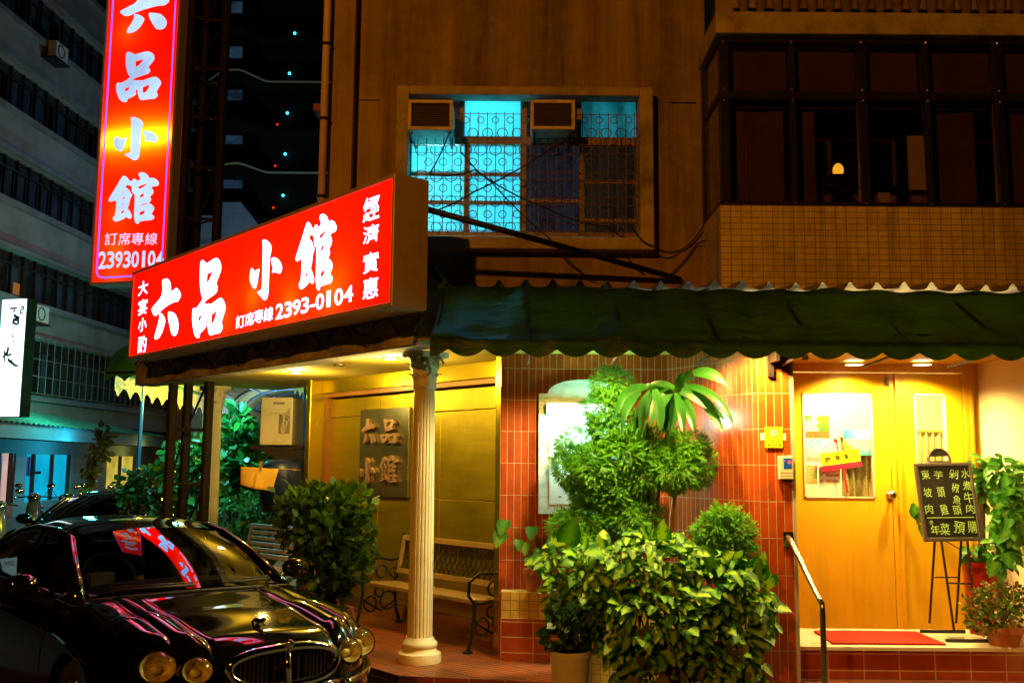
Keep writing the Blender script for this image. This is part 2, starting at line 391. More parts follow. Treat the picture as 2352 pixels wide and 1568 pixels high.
# ------------------------------------------------------------------ lettering
def curve_mesh(polys, extrude=0.0, off=0.0):
    cu = bpy.data.curves.new('outline', 'CURVE'); cu.dimensions = '2D'; cu.fill_mode = 'BOTH'; cu.extrude = extrude; cu.offset = off
    for P in polys:
        sp_ = cu.splines.new('POLY'); sp_.points.add(len(P) - 1)
        for q, (x, y) in zip(sp_.points, P): q.co = (x, y, 0, 1)
        sp_.use_cyclic_u = True
    return conv(cu)
def conv(cu):
    o = bpy.data.objects.new('outline', cu); link(o); dg = bpy.context.evaluated_depsgraph_get(); dg.update()
    me = bpy.data.meshes.new_from_object(o.evaluated_get(dg))
    V = [v.co.copy() for v in me.vertices]; Fs = [tuple(p.vertices) for p in me.polygons]
    bpy.data.objects.remove(o); bpy.data.curves.remove(cu); bpy.data.meshes.remove(me)
    return V, Fs
def chaikin(P, n=2):
    P = [Vector((x, y, 0)) for x, y in P]
    for _ in range(n):
        Q = []
        for i in range(len(P)):
            a, b = P[i], P[(i + 1) % len(P)]
            Q += [a * .8 + b * .2, a * .2 + b * .8]
        P = Q
    return [(p.x, p.y) for p in P]
TXT = {}
def text_mesh(body, bold=0.0):
    k = (body, bold)
    if k not in TXT:
        cu = bpy.data.curves.new('lettering', 'FONT'); cu.body = body; cu.offset = bold; cu.resolution_u = 3
        V, Fs = conv(cu); X = [v.x for v in V]; Y = [v.y for v in V]
        x0, x1, y0, y1 = min(X), max(X), min(Y), max(Y)
        TXT[k] = ([Vector(((v.x - x0) / (x1 - x0), (v.y - y0) / max(1e-6, y1 - y0), 0)) for v in V], Fs)
    return TXT[k]
def put(mb, mesh, fr, u0, v0, u1, v1, w, k=0, rot=0.0, zs=1.0):
    cu_, cv_ = (u0 + u1) / 2, (v0 + v1) / 2; c_, s_ = math.cos(rot), math.sin(rot)
    def fn(p):
        a = (p.x - .5) * (u1 - u0); b = (p.y - .5) * (v1 - v0)
        return fr.p(cu_ + a * c_ - b * s_, cv_ + a * s_ + b * c_, w + p.z * zs)
    return mb.add(mesh, fn, k)
UP = (0, 0, 1); EX = (1, 0, 0)
DX, DY = -.652, .758            # direction of the canted corner face, going away to the left
CEX = (-DX, -DY, 0)             # its left-to-right direction
ZP = EYE - 1.53                 # porch platform level
ZD = EYE - 1.295                # door sill level
ZC = EYE + .925                 # porch ceiling level
# ================================================================== ground
g = MB(); g.wbox(-400, 400, -60, 900, -.3, 0.0); tag(g.build('ground', asphalt), kind='structure')
pl = MB()
PLAT = [(-.80, 7.50), (.55, 7.27), (.55, 8.6), (.2, 8.9), (-2.6, 12.2), (-4.55, 13.4), (-5.3, 12.75)]
PLAT[-1] = (-.80 + DX * 7.2, 7.50 + DY * 7.2)
pl.poly([(x, y, ZP) for x, y in PLAT], [(x * .76 + y * .65, -x * .65 + y * .76) for x, y in PLAT])
for i in range(len(PLAT)):
    a, b = PLAT[i], PLAT[(i + 1) % len(PLAT)]; pl.k = 1; pl.wall(a, b, 0, ZP)
tag(pl.build('porch_floor', [floor_tile, red_step]), kind='structure')
st = MB()
ST = [(2.07, 7.49), (2.30, 6.95), (5.6, 6.95), (5.6, 7.49)]
st.poly([(x, y, ZP) for x, y in ST], [(x, y * 1.0) for x, y in ST]); st.k = 1
st.wall(ST[0], ST[1], 0, ZP); st.wall(ST[1], ST[2], 0, ZP)
st.wall((2.07, 7.50), (5.6, 7.50), ZP, ZD - .025); st.k = 2
st.wbox(2.05, 5.6, 7.47, 8.4, ZD - .025, ZD)
tag(st.build('entrance_steps', [floor_tile, red_step, white_floor]), kind='structure')

# ================================================================== the restaurant building
B = thing('restaurant_building', 'ochre plastered corner building with red tiled ground floor and glazed balcony', 'building', (0, 8.3, 0))
YW = 8.3
w0, w1, wb, wt = rect(922, 206, 1486, 560, YW)          # window opening in the plaster
xl = at(812, 400, YW).x
m = MB(); ztop = EYE + 7.2; zb = EYE + 1.05
for a, b, c, d in ((xl, w0, zb, ztop), (w1, 1.66, zb, ztop), (w0, w1, wt, ztop), (w0, w1, zb, wb)):
    m.quad((a, YW, c), (b, YW, c), (b, YW, d), (a, YW, d))
for a, b in (((w0, wb), (w1, wb)), ((w1, wb), (w1, wt)), ((w1, wt), (w0, wt)), ((w0, wt), (w0, wb))):
    m.quad((a[0], YW, a[1]), (b[0], YW, b[1]), (b[0], YW + .28, b[1]), (a[0], YW + .28, a[1]))
m.quad((xl, YW, zb), (xl, YW, ztop), (xl, YW + 6, ztop), (xl, YW + 6, zb))
m.quad((xl, YW, ztop), (6, YW, ztop), (6, YW + 6, ztop), (xl, YW + 6, ztop))
m.build('upper_wall', plaster, B)
xp0 = at(752, 400, 8.16).x; xp1 = at(806, 400, 8.16).x
MB().wbox(xp0, xp1, 8.16, 14.0, zb + .5, ztop).build('corner_pilaster', plaster, B)
zj = at(1000, 232, YW).z
m = MB()                                                 # shallow joints in the render coat
m.wbox(xl + .01, w0 - .2, YW - .004, YW + .01, zj - .006, zj + .006); m.wbox(w1 + .2, 1.58, YW - .004, YW + .01, zj - .006, zj + .006)
m.build('plaster_joint', dark_steel, B)
# window box frame
wf = MB(); o0, o1, ob, ot = rect(907, 198, 1502, 571, 8.13); i0, i1, ib, it = rect(936, 218, 1470, 543, 8.13)
for a in ((o0, i0, ob, ot), (i1, o1, ob, ot), (i0, i1, it, ot), (i0, i1, ob, ib)): wf.wbox(a[0], a[1], 8.13, 8.30, a[2], a[3])
WN = wf.build('window_surround', plaster_edge, B); bevel(WN, .012)
# tiled ground floor
m = MB(); zt = EYE + 1.28
TW = [(-.09, 8.30), (1.30, 8.30), (1.80, 7.30), (2.06, 7.30), (2.06, 8.35)]
u = 0
for a, b in zip(TW[:-1], TW[1:]):
    m.wall(a, b, EYE - 1.82, zt, u); u += math.hypot(b[0] - a[0], b[1] - a[1])
m.build('tiled_wall', red_tile, B)
m = MB(); m.wbox(2.045, 2.068, 7.29, 7.31, ZP, zt); m.build('corner_edge_strip', sign_metal, B)
# canted gold panel wall
GO = Vector((-.09, 8.30, 0)) + Vector((-DY, DX, 0)) * -.10; GL = 3.55
G = Fr(GO + Vector((DX, DY, 0)) * GL, CEX, UP)           # u 0..GL left to right, v = height, w outwards
m = MB()
for a, b in ((.07, 1.12), (1.125, 2.18), (2.185, 3.38)):
    for c, d in ((ZP + .16, EYE - .33), (EYE - .325, EYE + .50), (EYE + .505, ZC - .22)):
        m.box(G, a, b, c, d, -.42, -.30)
o = m.build('wall_panel', gold, B); bevel(o, .004, 1)
for q in ((3.36, 3.50, ZP, ZC, -.45, .0), (.0, .10, ZP, ZC, -.45, -.05)): bevel(MB().box(G, *q).build('panel_wall_post', gold_post, B), .008)
for q in ((.10, 3.36, ZC - .155, ZC, -.42, -.20), (.10, 3.36, ZP, ZP + .16, -.42, -.27)): bevel(MB().box(G, *q).build('panel_wall_band', gold_post, B), .006)
m = MB(); m.box(G, .10, 3.36, ZC - .20, ZC - .158, -.42, -.22); m.box(G, .102, .15, ZP + .16, ZC - .20, -.42, -.24); m.box(G, 3.31, 3.358, ZP + .16, ZC - .20, -.42, -.24)
m.build('panel_wall_trim', trim_brown, B)
m = MB(); m.quad(G.p(0, 0, -.46), G.p(GL, 0, -.46), G.p(GL, ZC, -.46), G.p(0, ZC, -.46)); m.quad(G.p(0, 0, -.46), G.p(0, ZC, -.46), G.p(0, ZC, -4), G.p(0, 0, -4)); m.build('inner_wall', plaster, B)
# porch ceiling and fascia beam
CL = [(-.72, 7.46), (1.9, 7.3), (1.9, 8.6), (.4, 8.9), (-2.1, 11.7), (-3.0, 12.8), (-4.45, 11.80)]
m = MB(); m.poly([(x, y, ZC) for x, y in CL][::-1]); m.build('porch_ceiling', ceil_paint, B)
FB = Fr((-.72 + DX * 5.72, 7.46 + DY * 5.72, 0), CEX, UP)
FL = 5.72
def fb(u_, v_): return FB.p(u_ * FL, ZC - .035 + v_ * (.42), .02 + .035 * math.sin(u_ * 37) * math.sin(v_ * 9 + u_ * 11))
m = MB(); m.grid(fb, 60, 6); m.box(FB, 0, FL, ZC - .035, ZC + .40, -.22, -.02)
m.build('fascia_beam', concrete, B, smooth=False)
# fluted columns
def column(x, y, z0, zc):
    H = zc - z0; grp = MB()
    bm_ = MB(); bm_.lathe([(.168, 0), (.172, .035), (.165, .07), (.135, .085), (.128, .11), (.14, .125), (.138, .15), (.118, .165), (.108, .19)], (x, y, z0), 40)
    c0 = bm_.build('column_base', cream_paint, B); autosmooth(c0, 50)
    sh = MB(); n = 20
    def flute(an, z, i):
        return 1 - .085 * max(0, math.cos(an * n)) ** .7
    prof = [(.100, .185), (.098, .23), (.097, .6), (.093, 1.2), (.088, 1.8), (.084, H - .34), (.083, H - .29)]
    sh.lathe(prof, (x, y, z0), n * 8, flute); sh.lathe([(.088, H - .30), (.096, H - .285), (.096, H - .27), (.085, H - .255)], (x, y, z0), 32)
    s_ = sh.build('column_shaft', cream_paint, B); autosmooth(s_, 40)
    cm = MB(); cm.lathe([(.082, H - .27), (.084, H - .18), (.10, H - .08), (.125, H - .04)], (x, y, z0), 24)
    for row, (zz, hh, rr) in enumerate(((H - .27, .12, .088), (H - .20, .14, .094), (H - .13, .12, .11))):
        for k in range(8):
            an = 2 * math.pi * (k + .5 * row) / 8 + .4
            rd = Vector((math.cos(an), math.sin(an), 0)); tn = Vector((-rd.y, rd.x, 0)); c = Vector((x, y, z0 + zz))
            def lf(a, b, rd=rd, tn=tn, c=c, hh=hh, rr=rr):
                wv = .038 * (1 - b ** 2.2) * (1 + .25 * abs(math.sin(b * 14))); out = rr + .012 + .075 * max(0, b - .45) ** 1.6 * 2.2
                return c + tn * ((a - .5) * 2 * wv) + rd * (out - .018 * (2 * a - 1) ** 2) + Vector((0, 0, hh * (b - .28 * max(0, b - .72) ** 1 * 2)))
            cm.grid(lf, 4, 8)
    ab = []
    for k in range(32):
        an = 2 * math.pi * k / 32; rr = .15 / max(abs(math.cos(an)), abs(math.sin(an))) ** .75; ab.append((rr * math.cos(an + .71), rr * math.sin(an + .71)))
    for zz0, zz1 in ((H - .045, H),):
        cm.poly([(x + a, y + b, z0 + zz0) for a, b in ab][::-1])
        for k in range(32):
            a, b = ab[k], ab[(k + 1) % 32]; cm.quad((x + a[0], y + a[1], z0 + zz0), (x + b[0], y + b[1], z0 + zz0), (x + b[0], y + b[1], z0 + zz1), (x + a[0], y + a[1], z0 + zz1))
    c2 = cm.build('column_capital', cream_paint, B, smooth=True)
cc = at(975, 1500, 8.0)
column(-.703, 8.03, ZP, ZC - .03)
column(-3.53, 11.85, ZP, ZC - .03)
# ---- upper window: metal frames, panes
YG = 8.40
wm = MB(); a0, a1, ab_, at_ = rect(936, 216, 1470, 545, YG)
wm.wbox(a0, a1, YG - .03, YG + .03, ab_, ab_ + .04); wm.wbox(a0, a1, YG - .03, YG + .03, at_ - .04, at_)
for px in (938, 1202, 1468):
    x = at(px, 380, YG).x; wm.wbox(x - .028, x + .028, YG - .032, YG + .032, ab_, at_)
for px in (1072, 1336):
    x = at(px, 420, YG).x; wm.wbox(x - .022, x + .022, YG - .028, YG + .028, ab_ + .02, at(1200, 326, YG).z)
for px in (1062, 1330):
    x = at(px, 290, YG).x; wm.wbox(x - .02, x + .02, YG - .028, YG + .028, at(1200, 326, YG).z, at_)
zt_ = at(1200, 326, YG).z; wm.wbox(a0, a1, YG - .035, YG + .035, zt_ - .035, zt_ + .035)
for py, pa, pb in ((403, 938, 1202), (467, 938, 1202), (462, 1202, 1336), (418, 1336, 1468), (506, 1336, 1468)):
    xa = at(pa, py, YG).x; xb = at(pb, py, YG).x; z = at(1200, py, YG).z; wm.wbox(xa, xb, YG - .02, YG + .02, z - .014, z + .014)
WF = wm.build('window', alu_brown, B)
pane_hot = backlit('frosted_pane_lit', (.02, .42, .60), .55, (.40, .80, 1.0))
def frosted(name, col, st, tcol, bs=60):
    m_, nt, p, out = nodes(name); e = nt.nodes.new("ShaderNodeEmission"); n_ = noise(nt, 2.2, 4, .6, sc=(3, 1, .8)); nt.links.new(mix(nt, tuple(c * .35 for c in col), col, ramp(nt, n_.outputs[0], .38, .60)), e.inputs[0]); e.inputs[1].default_value = st
    t = nt.nodes.new("ShaderNodeBsdfTranslucent"); t.inputs[0].default_value = (*tcol, 1); g_ = nt.nodes.new("ShaderNodeBsdfGlossy"); g_.inputs[0].default_value = (.05, .05, .05, 1); g_.inputs[1].default_value = .25
    b = nt.nodes.new("ShaderNodeBump"); b.inputs[0].default_value = .8; b.inputs[1].default_value = .01; nt.links.new(noise(nt, bs, 2, .5, sc=(1, 1, .35)).outputs[0], b.inputs["Height"]); nt.links.new(b.outputs[0], t.inputs["Normal"])
    a = nt.nodes.new("ShaderNodeAddShader"); nt.links.new(e.outputs[0], a.inputs[0]); nt.links.new(t.outputs[0], a.inputs[1])
    a2 = nt.nodes.new("ShaderNodeAddShader"); nt.links.new(a.outputs[0], a2.inputs[0]); nt.links.new(g_.outputs[0], a2.inputs[1]); nt.links.new(a2.outputs[0], out.inputs[0]); return m_
p_lit = frosted('frosted_pane_lit', (.010, .26, .58), .42, (.24, .66, .82))
p_teal = frosted('frosted_pane_teal', (.01, .26, .32), .62, (.015, .05, .06))
p_blue = frosted('frosted_pane_blue', (.005, .014, .028), .7, (.004, .016, .024))
p_dark = frosted('frosted_pane_dark', (.016, .014, .011), .5, (.002, .004, .005))
for (x0, y0, x1, y1, mm) in ((940, 226, 1060, 322, p_dark), (1064, 226, 1198, 322, p_lit), (1206, 226, 1328, 322, p_dark), (1332, 226, 1466, 322, p_teal), (940, 334, 1070, 540, p_lit), (1076, 334, 1198, 540, p_lit), (1206, 334, 1334, 540, p_blue), (1340, 334, 1464, 540, p_dark)):
    x0_, x1_, z0_, z1_ = rect(x0, y0, x1, y1, YG); MB().wbox(x0_, x1_, YG - .004, YG + .004, z0_, z1_).build('window_pane', mm, WF)
q = at(1015, 395, 8.75); lamp('POINT', 'room_lamp_light', q, (.28, .80, 1.0), 240, .05)
q = at(1125, 300, 8.9); lamp('POINT', 'room_lamp_light', q, (.25, .85, 1.0), 22, .08)
m = MB(); m.wbox(a0 - .3, a1 + .3, 9.2, 9.25, ab_ - .3, at_ + .3); m.wbox(a0 - .35, a0 - .3, 8.59, 9.25, ab_ - .3, at_ + .3); m.wbox(a1 + .3, a1 + .35, 8.59, 9.25, ab_ - .3, at_ + .3); m.wbox(a0 - .3, a1 + .3, 8.59, 9.2, at_ + .3, at_ + .35); m.wbox(a0 - .3, a1 + .3, 8.59, 9.2, ab_ - .35, ab_ - .3); m.wbox(a0 - .3, a0 + .0, 8.55, 8.58, ab_ - .3, at_ + .3); m.wbox(a1, a1 + .3, 8.55, 8.58, ab_ - .3, at_ + .3); m.build('room_wall', white_wall, B)
# iron grille: bars and rings
m = MB(); YR = 8.22; g0, g1, gb, gt = rect(944, 258, 1466, 536, YR)
for px in np.linspace(958, 1458, 26):
    x = at(px, 400, YR).x; m.tube([(x, YR, gb), (x, YR, gt)], .0042, 5)
for py in (262, 318, 336, 352, 396, 412, 452, 470, 512, 530):
    z = at(1200, py, YR).z; m.tube([(g0, YR + .006, z), (g1, YR + .006, z)], .0034, 5)
for row, (py, rp, off) in enumerate(((276, 8, 0), (306, 12, 1), (344, 14, 0), (372, 9, 1), (404, 14, 0), (432, 9, 1), (462, 13, 0), (492, 9, 1), (522, 12, 0))):
    px = 968 + off * 16
    while px < 1462:
        if not (py < 330 and (px < 1052 or 1212 < px < 1330)):
            c = at(px, py, YR - .006); rr = rp / F * YR; m.ring(c, (0, 1, 0), rr, .0040, 14, 4)
        px += 34
GR = m.build('window_grille', iron_grille, WF)
# ---- right balcony
YB = 7.6
bx0 = at(1655, 550, YB).x; b0, b1, bz0, bz1 = rect(1655, 474, 2400, 664, YB); bx1 = 5.2
m = MB(); m.wall((bx0, YB), (bx1, YB), EYE + 1.30, bz1); m.wall((bx0, YW + .02), (bx0, YB), EYE + 1.30, bz1); m.quad((bx0, YB, bz1), (bx1, YB, bz1), (bx1, YW + 1, bz1), (bx0, YW + 1, bz1))
BP = m.build('balcony_parapet', cream_tile, B)
zh = at(2000, 86, YB).z; zs2 = at(2000, 36, YB).z
m = MB(); m.wbox(bx0 - .02, bx1, YB - .06, YW + 1.2, zh, zs2 + .0); o = m.build('balcony_slab', plaster_edge, B); bevel(o, .01)
m = MB(); m.wbox(bx0 + .3, bx1, YW + 1.1, YW + 1.15, bz1, zh); m.wbox(bx0 + .0, bx1, YW + .3, YW + 1.1, bz1 - .2, bz1 - .004); m.build('balcony_inner_wall', plaster, B)
m = MB(); mull = [1668, 1826, 1988, 2138, 2304, 2470]
zm = at(2000, 217, YB).z; xs = [at(p, 300, YB).x for p in mull]
for i, x in enumerate(xs): wd = .035 if i % 2 == 0 else .02; m.wbox(x - wd, x + wd, YB + .02, YB + .10, bz1, zh)
xs[0] -= .0
for z, hh in ((bz1 + .02, .02), (zm, .032), (zh - .02, .02)): m.wbox(bx0 + .01, bx1, YB + .025, YB + .095, z - hh, z + hh)
m.wbox(bx0, bx0 + .05, YW - .1, YW, bz1, zh)
for z in (bz1 + .02, zm, zh - .02): m.wbox(bx0 + .005, bx0 + .045, YB + .1, YW - .1, z - .02, z + .02)
BF = m.build('balcony_window_frame', black_alu, B); bevel(BF, .004, 1)
for i in range(5):
    for za, zb_ in ((bz1 + .04, zm - .035), (zm + .035, zh - .04)):
        m = MB(); m.wbox(xs[i] + .03, xs[i + 1] - .03, YB + .058, YB + .062, za, zb_); m.build('balcony_pane', dark_glass, BF)
m = MB(); m.wbox(bx0 + .022, bx0 + .026, YB + .1, YW - .1, bz1 + .04, zh - .04); m.build('balcony_pane', dark_glass, BF)
m = MB()
for i, x in enumerate(xs[:5]):
    for z in (bz1 + .03, zm - .045, zm + .045, zh - .035): m.lathe([(.013, 0), (.013, .012), (.006, .016)], (x, YB + .012, z), 8, fr=Fr((x, YB + .02, z), (1, 0, 0), (0, 0, 1), (0, -1, 0)))
m.build('frame_bolt', steel, BF)
# blinds and clutter just behind the glass
blind = pm('balcony_blind', (.15, .085, .045), .9, var=.45, scale=1.6); cardboard = pm('cardboard', (.62, .50, .34), .8, var=.08)
m = MB()
for i, (f0, f1) in enumerate(((.03, .97), (.05, .97), (.04, .95), (.0, .98), (.0, .9))):
    xa = xs[i] + (xs[i + 1] - xs[i]) * f0; xb = xs[i] + (xs[i + 1] - xs[i]) * f1
    m.grid(lambda a, b, xa=xa, xb=xb: (xa + (xb - xa) * a, YB + .16, zm - .06 + (zh - zm) * b), 30, 1)
for xa, xb in ((xs[0] + .04, xs[0] + .20), (xs[0] + .21, xs[0] + .51), (xs[1] + .04, xs[1] + .22), (xs[2] + .03, xs[2] + .13), (xs[3] + .06, xs[3] + .44), (xs[4] + .02, xs[4] + .5)):
    m.grid(lambda a, b, xa=xa, xb=xb: (xa + (xb - xa) * a, YB + .22 + .012 * math.sin(a * 5), bz1 + .03 + (zm - bz1) * b), 20, 1)
m.build('balcony_curtain', blind, BF)
bd = MB(); c0_, c1_, cz0, cz1 = rect(2088, 312, 2142, 436, YB + .3); bd.wbox(c0_, c1_, YB + .3, YB + .33, cz0, cz1)
tag(bd.build('foam_board', cardboard), 'pale upright board leaning behind the balcony glass', 'board')
bd = MB(); c0_, c1_, cz0, cz1 = rect(2018, 448, 2044, 464, YB + .2); bd.wbox(c0_, c1_, YB + .2, YB + .26, bz1 + .0, cz1 + .02)
tag(bd.build('carton', cardboard), 'small pale carton on the balcony sill behind glass', 'box')
t = thing('table_lamp', 'small glowing amber lamp on a shelf behind the balcony glass', 'lamp', at(1925, 408, YB + .5))
q = at(1925, 392, YB + .5); m = MB(); m.ball(q, (.045, .045, .062), 14, 8); m.build('lamp_shade', emit('amber_lamp', (1, .42, .03), 2.2, .5, 60), t)
m = MB(); m.lathe([(.03, -.10), (.028, -.08), (.01, -.07), (.01, -.03)], q, 12); m.build('lamp_foot', black_iron, t)
m = MB(); x0, x1, z0, z1 = rect(1898, 409, 1986, 413, YB + .5); m.wbox(x0, x1, YB + .38, YB + .62, z0, z1); m.tube([(x0 + .02, YB + .5, z0), (x1 - .05, YB + .5, z0 - .2)], .012); m.build('balcony_shelf', black_alu, BF)
# balusters of the floor above
baluster_m = pm('weathered_baluster', (.20, .14, .09), .9, var=.4, scale=12, dirt=.8, dscale=9); zbal = zs2
for i in range(17):
    x = at(1712 + i * 39.5, 20, YB + .05).x
    m = MB(); m.lathe([(.055, 0), (.055, .04), (.03, .06), (.05, .16), (.055, .26), (.03, .38), (.028, .42), (.055, .46), (.055, .5)], (x, YB + .1, zbal), 12)
    m.build('baluster', baluster_m, B, smooth=True)
MB().wbox(bx0 - .02, bx1, YB, YB + .22, zbal + .5, zbal + .62).build('balcony_handrail', plaster_edge, B)
MB().wbox(bx0, bx1, YW + .4, YW + .45, zbal, zbal + 2).build('upper_back_wall', plaster, B)
# ---- door alcove
YD = 8.30; XR = 3.885
m = MB(); m.quad((XR, YD + .2, ZP), (XR, 6.9, ZP), (XR, 6.9, EYE + 1.25), (XR, YD + .2, EYE + 1.25)); m.build('alcove_side_wall', white_wall, B)
ZA = EYE + .86
m = MB(); m.poly([(2.06, 7.42, ZA), (2.06, YD + .3, ZA), (XR, YD + .3, ZA), (XR, 7.42, ZA)]); m.wbox(2.06, XR, 7.38, 7.42, ZA - .012, ZA + .05); m.build('alcove_ceiling', door_frame, B)
dz0, dz1 = ZD, at(2000, 857, YD).z
m = MB(); m.wbox(2.0, XR, YD - .03, YD + .12, dz1 + .01, ZA); xe = at(2212, 1000, YD).x; m.wbox(xe + .01, XR, YD - .03, YD + .12, ZD, dz1 + .01); m.wbox(xe + .055, xe + .075, YD - .05, YD - .03, ZD, dz1)
m.build('door_frame', door_frame, B)
def door_leaf(xa, xb, wa, wb_, wz0, wz1):
    m = MB(); y0, y1 = YD + .0, YD + .045
    for a in ((xa, wa, dz0, dz1), (wb_, xb, dz0, dz1), (wa, wb_, dz0, wz0), (wa, wb_, wz1, dz1)): m.wbox(a[0], a[1], y0, y1, a[2], a[3])
    D_ = m.build('door', door_wood, B)
    m = MB()
    for a in ((wa, wa + .012, wz0, wz1), (wb_ - .012, wb_, wz0, wz1), (wa, wb_, wz0, wz0 + .012), (wa, wb_, wz1 - .012, wz1)): m.wbox(a[0], a[1], y0 - .006, y1, a[2], a[3])
    m.build('glazing_bead', cream_paint, D_)
    m = MB(); m.wbox(wa + .01, wb_ - .01, y0 + .02, y0 + .024, wz0 + .01, wz1 - .01); m.build('door_glass', clear_glass, D_)
    return D_
xd0 = 1.98; xm0 = at(2048, 1100, YD).x
lw = rect(1845, 903, 2006, 1143, YD); rw = rect(2103, 904, 2176, 1143, YD)
DL = door_leaf(xd0, xm0 - .004, lw[0], lw[1], lw[2], lw[3]); DR = door_leaf(xm0 + .004, xe + .005, rw[0], rw[1], rw[2], rw[3])
m = MB(); m.wbox(xm0 + .05, xm0 + .075, YD - .02, YD, dz0, dz1); m.build('astragal', door_wood, DR)
k = at(2044, 1136, YD); fk = Fr((k.x, YD, k.z), EX, UP, (0, -1, 0))
m = MB(); m.lathe([(.034, 0), (.034, .008), (.014, .014), (.012, .04), (.03, .05), (.033, .068), (.026, .082), (.0, .086)], (0, 0, 0), 20, fr=fk); m.build('door_knob', steel, DL, smooth=True)
m = MB(); m.wbox(xm0 - .02, xm0 + .0, YD - .02, YD, dz1 - .1, dz1 - .03); m.build('door_closer', steel, DL)
# room behind the door: lit wall, lace curtains, posters on the glass
room = pm('lit_room_wall', (.86, .80, .60), .8, var=.03)
m = MB(); m.wbox(1.9, 4.2, 9.6, 9.65, ZD - .2, ZC + .6); m.wbox(1.88, 1.9, 8.4, 9.6, ZD, ZC); m.wbox(4.2, 4.22, 8.4, 9.6, ZD, ZC); m.quad((1.9, 8.4, ZC + .3), (4.2, 8.4, ZC + .3), (4.2, 9.6, ZC + .3), (1.9, 9.6, ZC + .3)); m.build('dining_room_wall', room, B)
lace = pm('lace_curtain', (.62, .56, .26), .8, var=.45, scale=55); curtain_rail = pm('curtain_rail', (.75, .62, .10), .4)
for (p0, p1, py0, py1) in ((1932, 2006, 1000, 1146), (2104, 2178, 990, 1146)):
    x0, x1, z0, z1 = rect(p0, py0, p1, py1, YD + .09)
    m = MB(); m.grid(lambda a, b: (x0 + (x1 - x0) * a, YD + .09 + .014 * math.sin(a * 31), z0 + (z1 - z0) * b), 40, 2)
    ct = tag(m.build('lace_curtain', lace, smooth=True), 'patterned yellow lace curtain hanging inside the ' + ('wide left door glass' if p0 < 2000 else 'narrow right door glass'), 'curtain', 'lace curtains behind the door glass')
    m = MB(); m.wbox(x0, x1, YD + .07, YD + .085, z1 - .005, z1 + .012); m.build('curtain_rail', curtain_rail, ct)
lamp('AREA', 'dining_room_light', (2.9, 9.0, ZC + .25), (1.0, .86, .40), 125, 1.0)
# ================================================================== lit signs
def zs(ox, oy, sc, pts): return [((ox + x / sc) / 1.27551, (oy + y / sc) / 1.27551) for x, y in pts]   # measured outlines -> 2352 px picture
q1, q2 = at(910, 398, 7.0), at(908, 703, 7.0); HO = Vector(((q1.x + q2.x) / 2, 7.0, 0)); HB, HT = q2.z, q1.z
q3 = at(303, 728, 10.9); HL = (Vector((q3.x, q3.y, 0)) - HO).length
HS = Fr(Vector((q3.x, q3.y, 0)), HO - Vector((q3.x, q3.y, 0)), UP)          # horizontal sign face
q1, q2 = at(229, 300, 11.9), at(402, 300, 11.6); VL = Vector((q1.x, 11.9, 0)); VR = Vector((q2.x, 11.6, 0))
VS = Fr(VL, (VR - VL), UP); VW = (VR - VL).length; VB = at(211, 655, 11.9).z; VT = VB + 4.6
raw = {}
raw['liu'] = (HS, [zs(420, 720, 5.225, p) for p in (
 [(298,520),(325,505),(362,497),(395,520),(418,570),(423,620),(422,700),(470,680),(500,643),(520,655),(555,700),(572,750),(572,780),(528,863),(485,862),(430,885),(330,950),(270,1005),(230,1055),(195,1080),(165,1070),(140,1010),(132,968),(180,905),(275,795),(302,670),(293,570)],
 [(250,1042),(270,1038),(305,1060),(335,1125),(340,1170),(318,1250),(290,1345),(240,1430),(195,1448),(175,1440),(185,1360),(225,1230),(250,1120)],
 [(380,1020),(400,1015),(455,1030),(490,1055),(520,1130),(538,1220),(530,1310),(510,1370),(480,1398),(440,1385),(425,1340),(400,1220),(380,1110)])])
raw['pin'] = (VS, [zs(310, 0, 4.9, p) for p in (
 [(305,760),(330,738),(370,740),(428,775),(500,755),(580,732),(640,732),(690,765),(710,805),(707,850),(680,885),(620,958),(648,985),(650,1012),(630,1040),(590,1058),(500,1085),(430,1110),(370,1142),(400,1132),(440,1138),(470,1145),(480,1135),(530,1145),(600,1120),(690,1090),(735,1090),(785,1130),(803,1165),(800,1200),(770,1245),(735,1308),(757,1335),(750,1372),(710,1402),(620,1408),(530,1425),(495,1405),(475,1340),(462,1255),(440,1298),(452,1325),(440,1350),(390,1378),(322,1408),(327,1440),(290,1450),(245,1440),(210,1405),(185,1345),(165,1270),(170,1200),(185,1172),(240,1178),(300,1145),(372,1090),(345,1065),(320,1010),(303,930)],
 [(442,870),(490,860),(562,838),(500,915),(465,945),(442,948)], [(292,1258),(357,1232),(340,1280),(292,1300)], [(543,1235),(585,1225),(640,1195),(625,1255),(590,1300),(565,1318),(545,1315)])])
raw['xiao'] = (VS, [zs(300, 320, 4.48, p) for p in (
 [(380,105),(430,103),(490,130),(530,160),(543,200),(530,240),(513,270),(505,400),(498,520),(492,610),(475,650),(450,670),(415,672),(375,645),(290,593),(305,585),(340,578),(372,570),(380,500),(383,300),(386,150),(375,125)],
 [(180,353),(215,370),(250,390),(300,372),(333,375),(310,430),(295,500),(265,550),(240,555),(190,525),(155,475),(152,420),(165,375)],
 [(535,290),(580,280),(640,295),(695,325),(728,370),(728,405),(700,440),(660,432),(610,420),(548,422),(575,383),(550,345),(538,320)])])
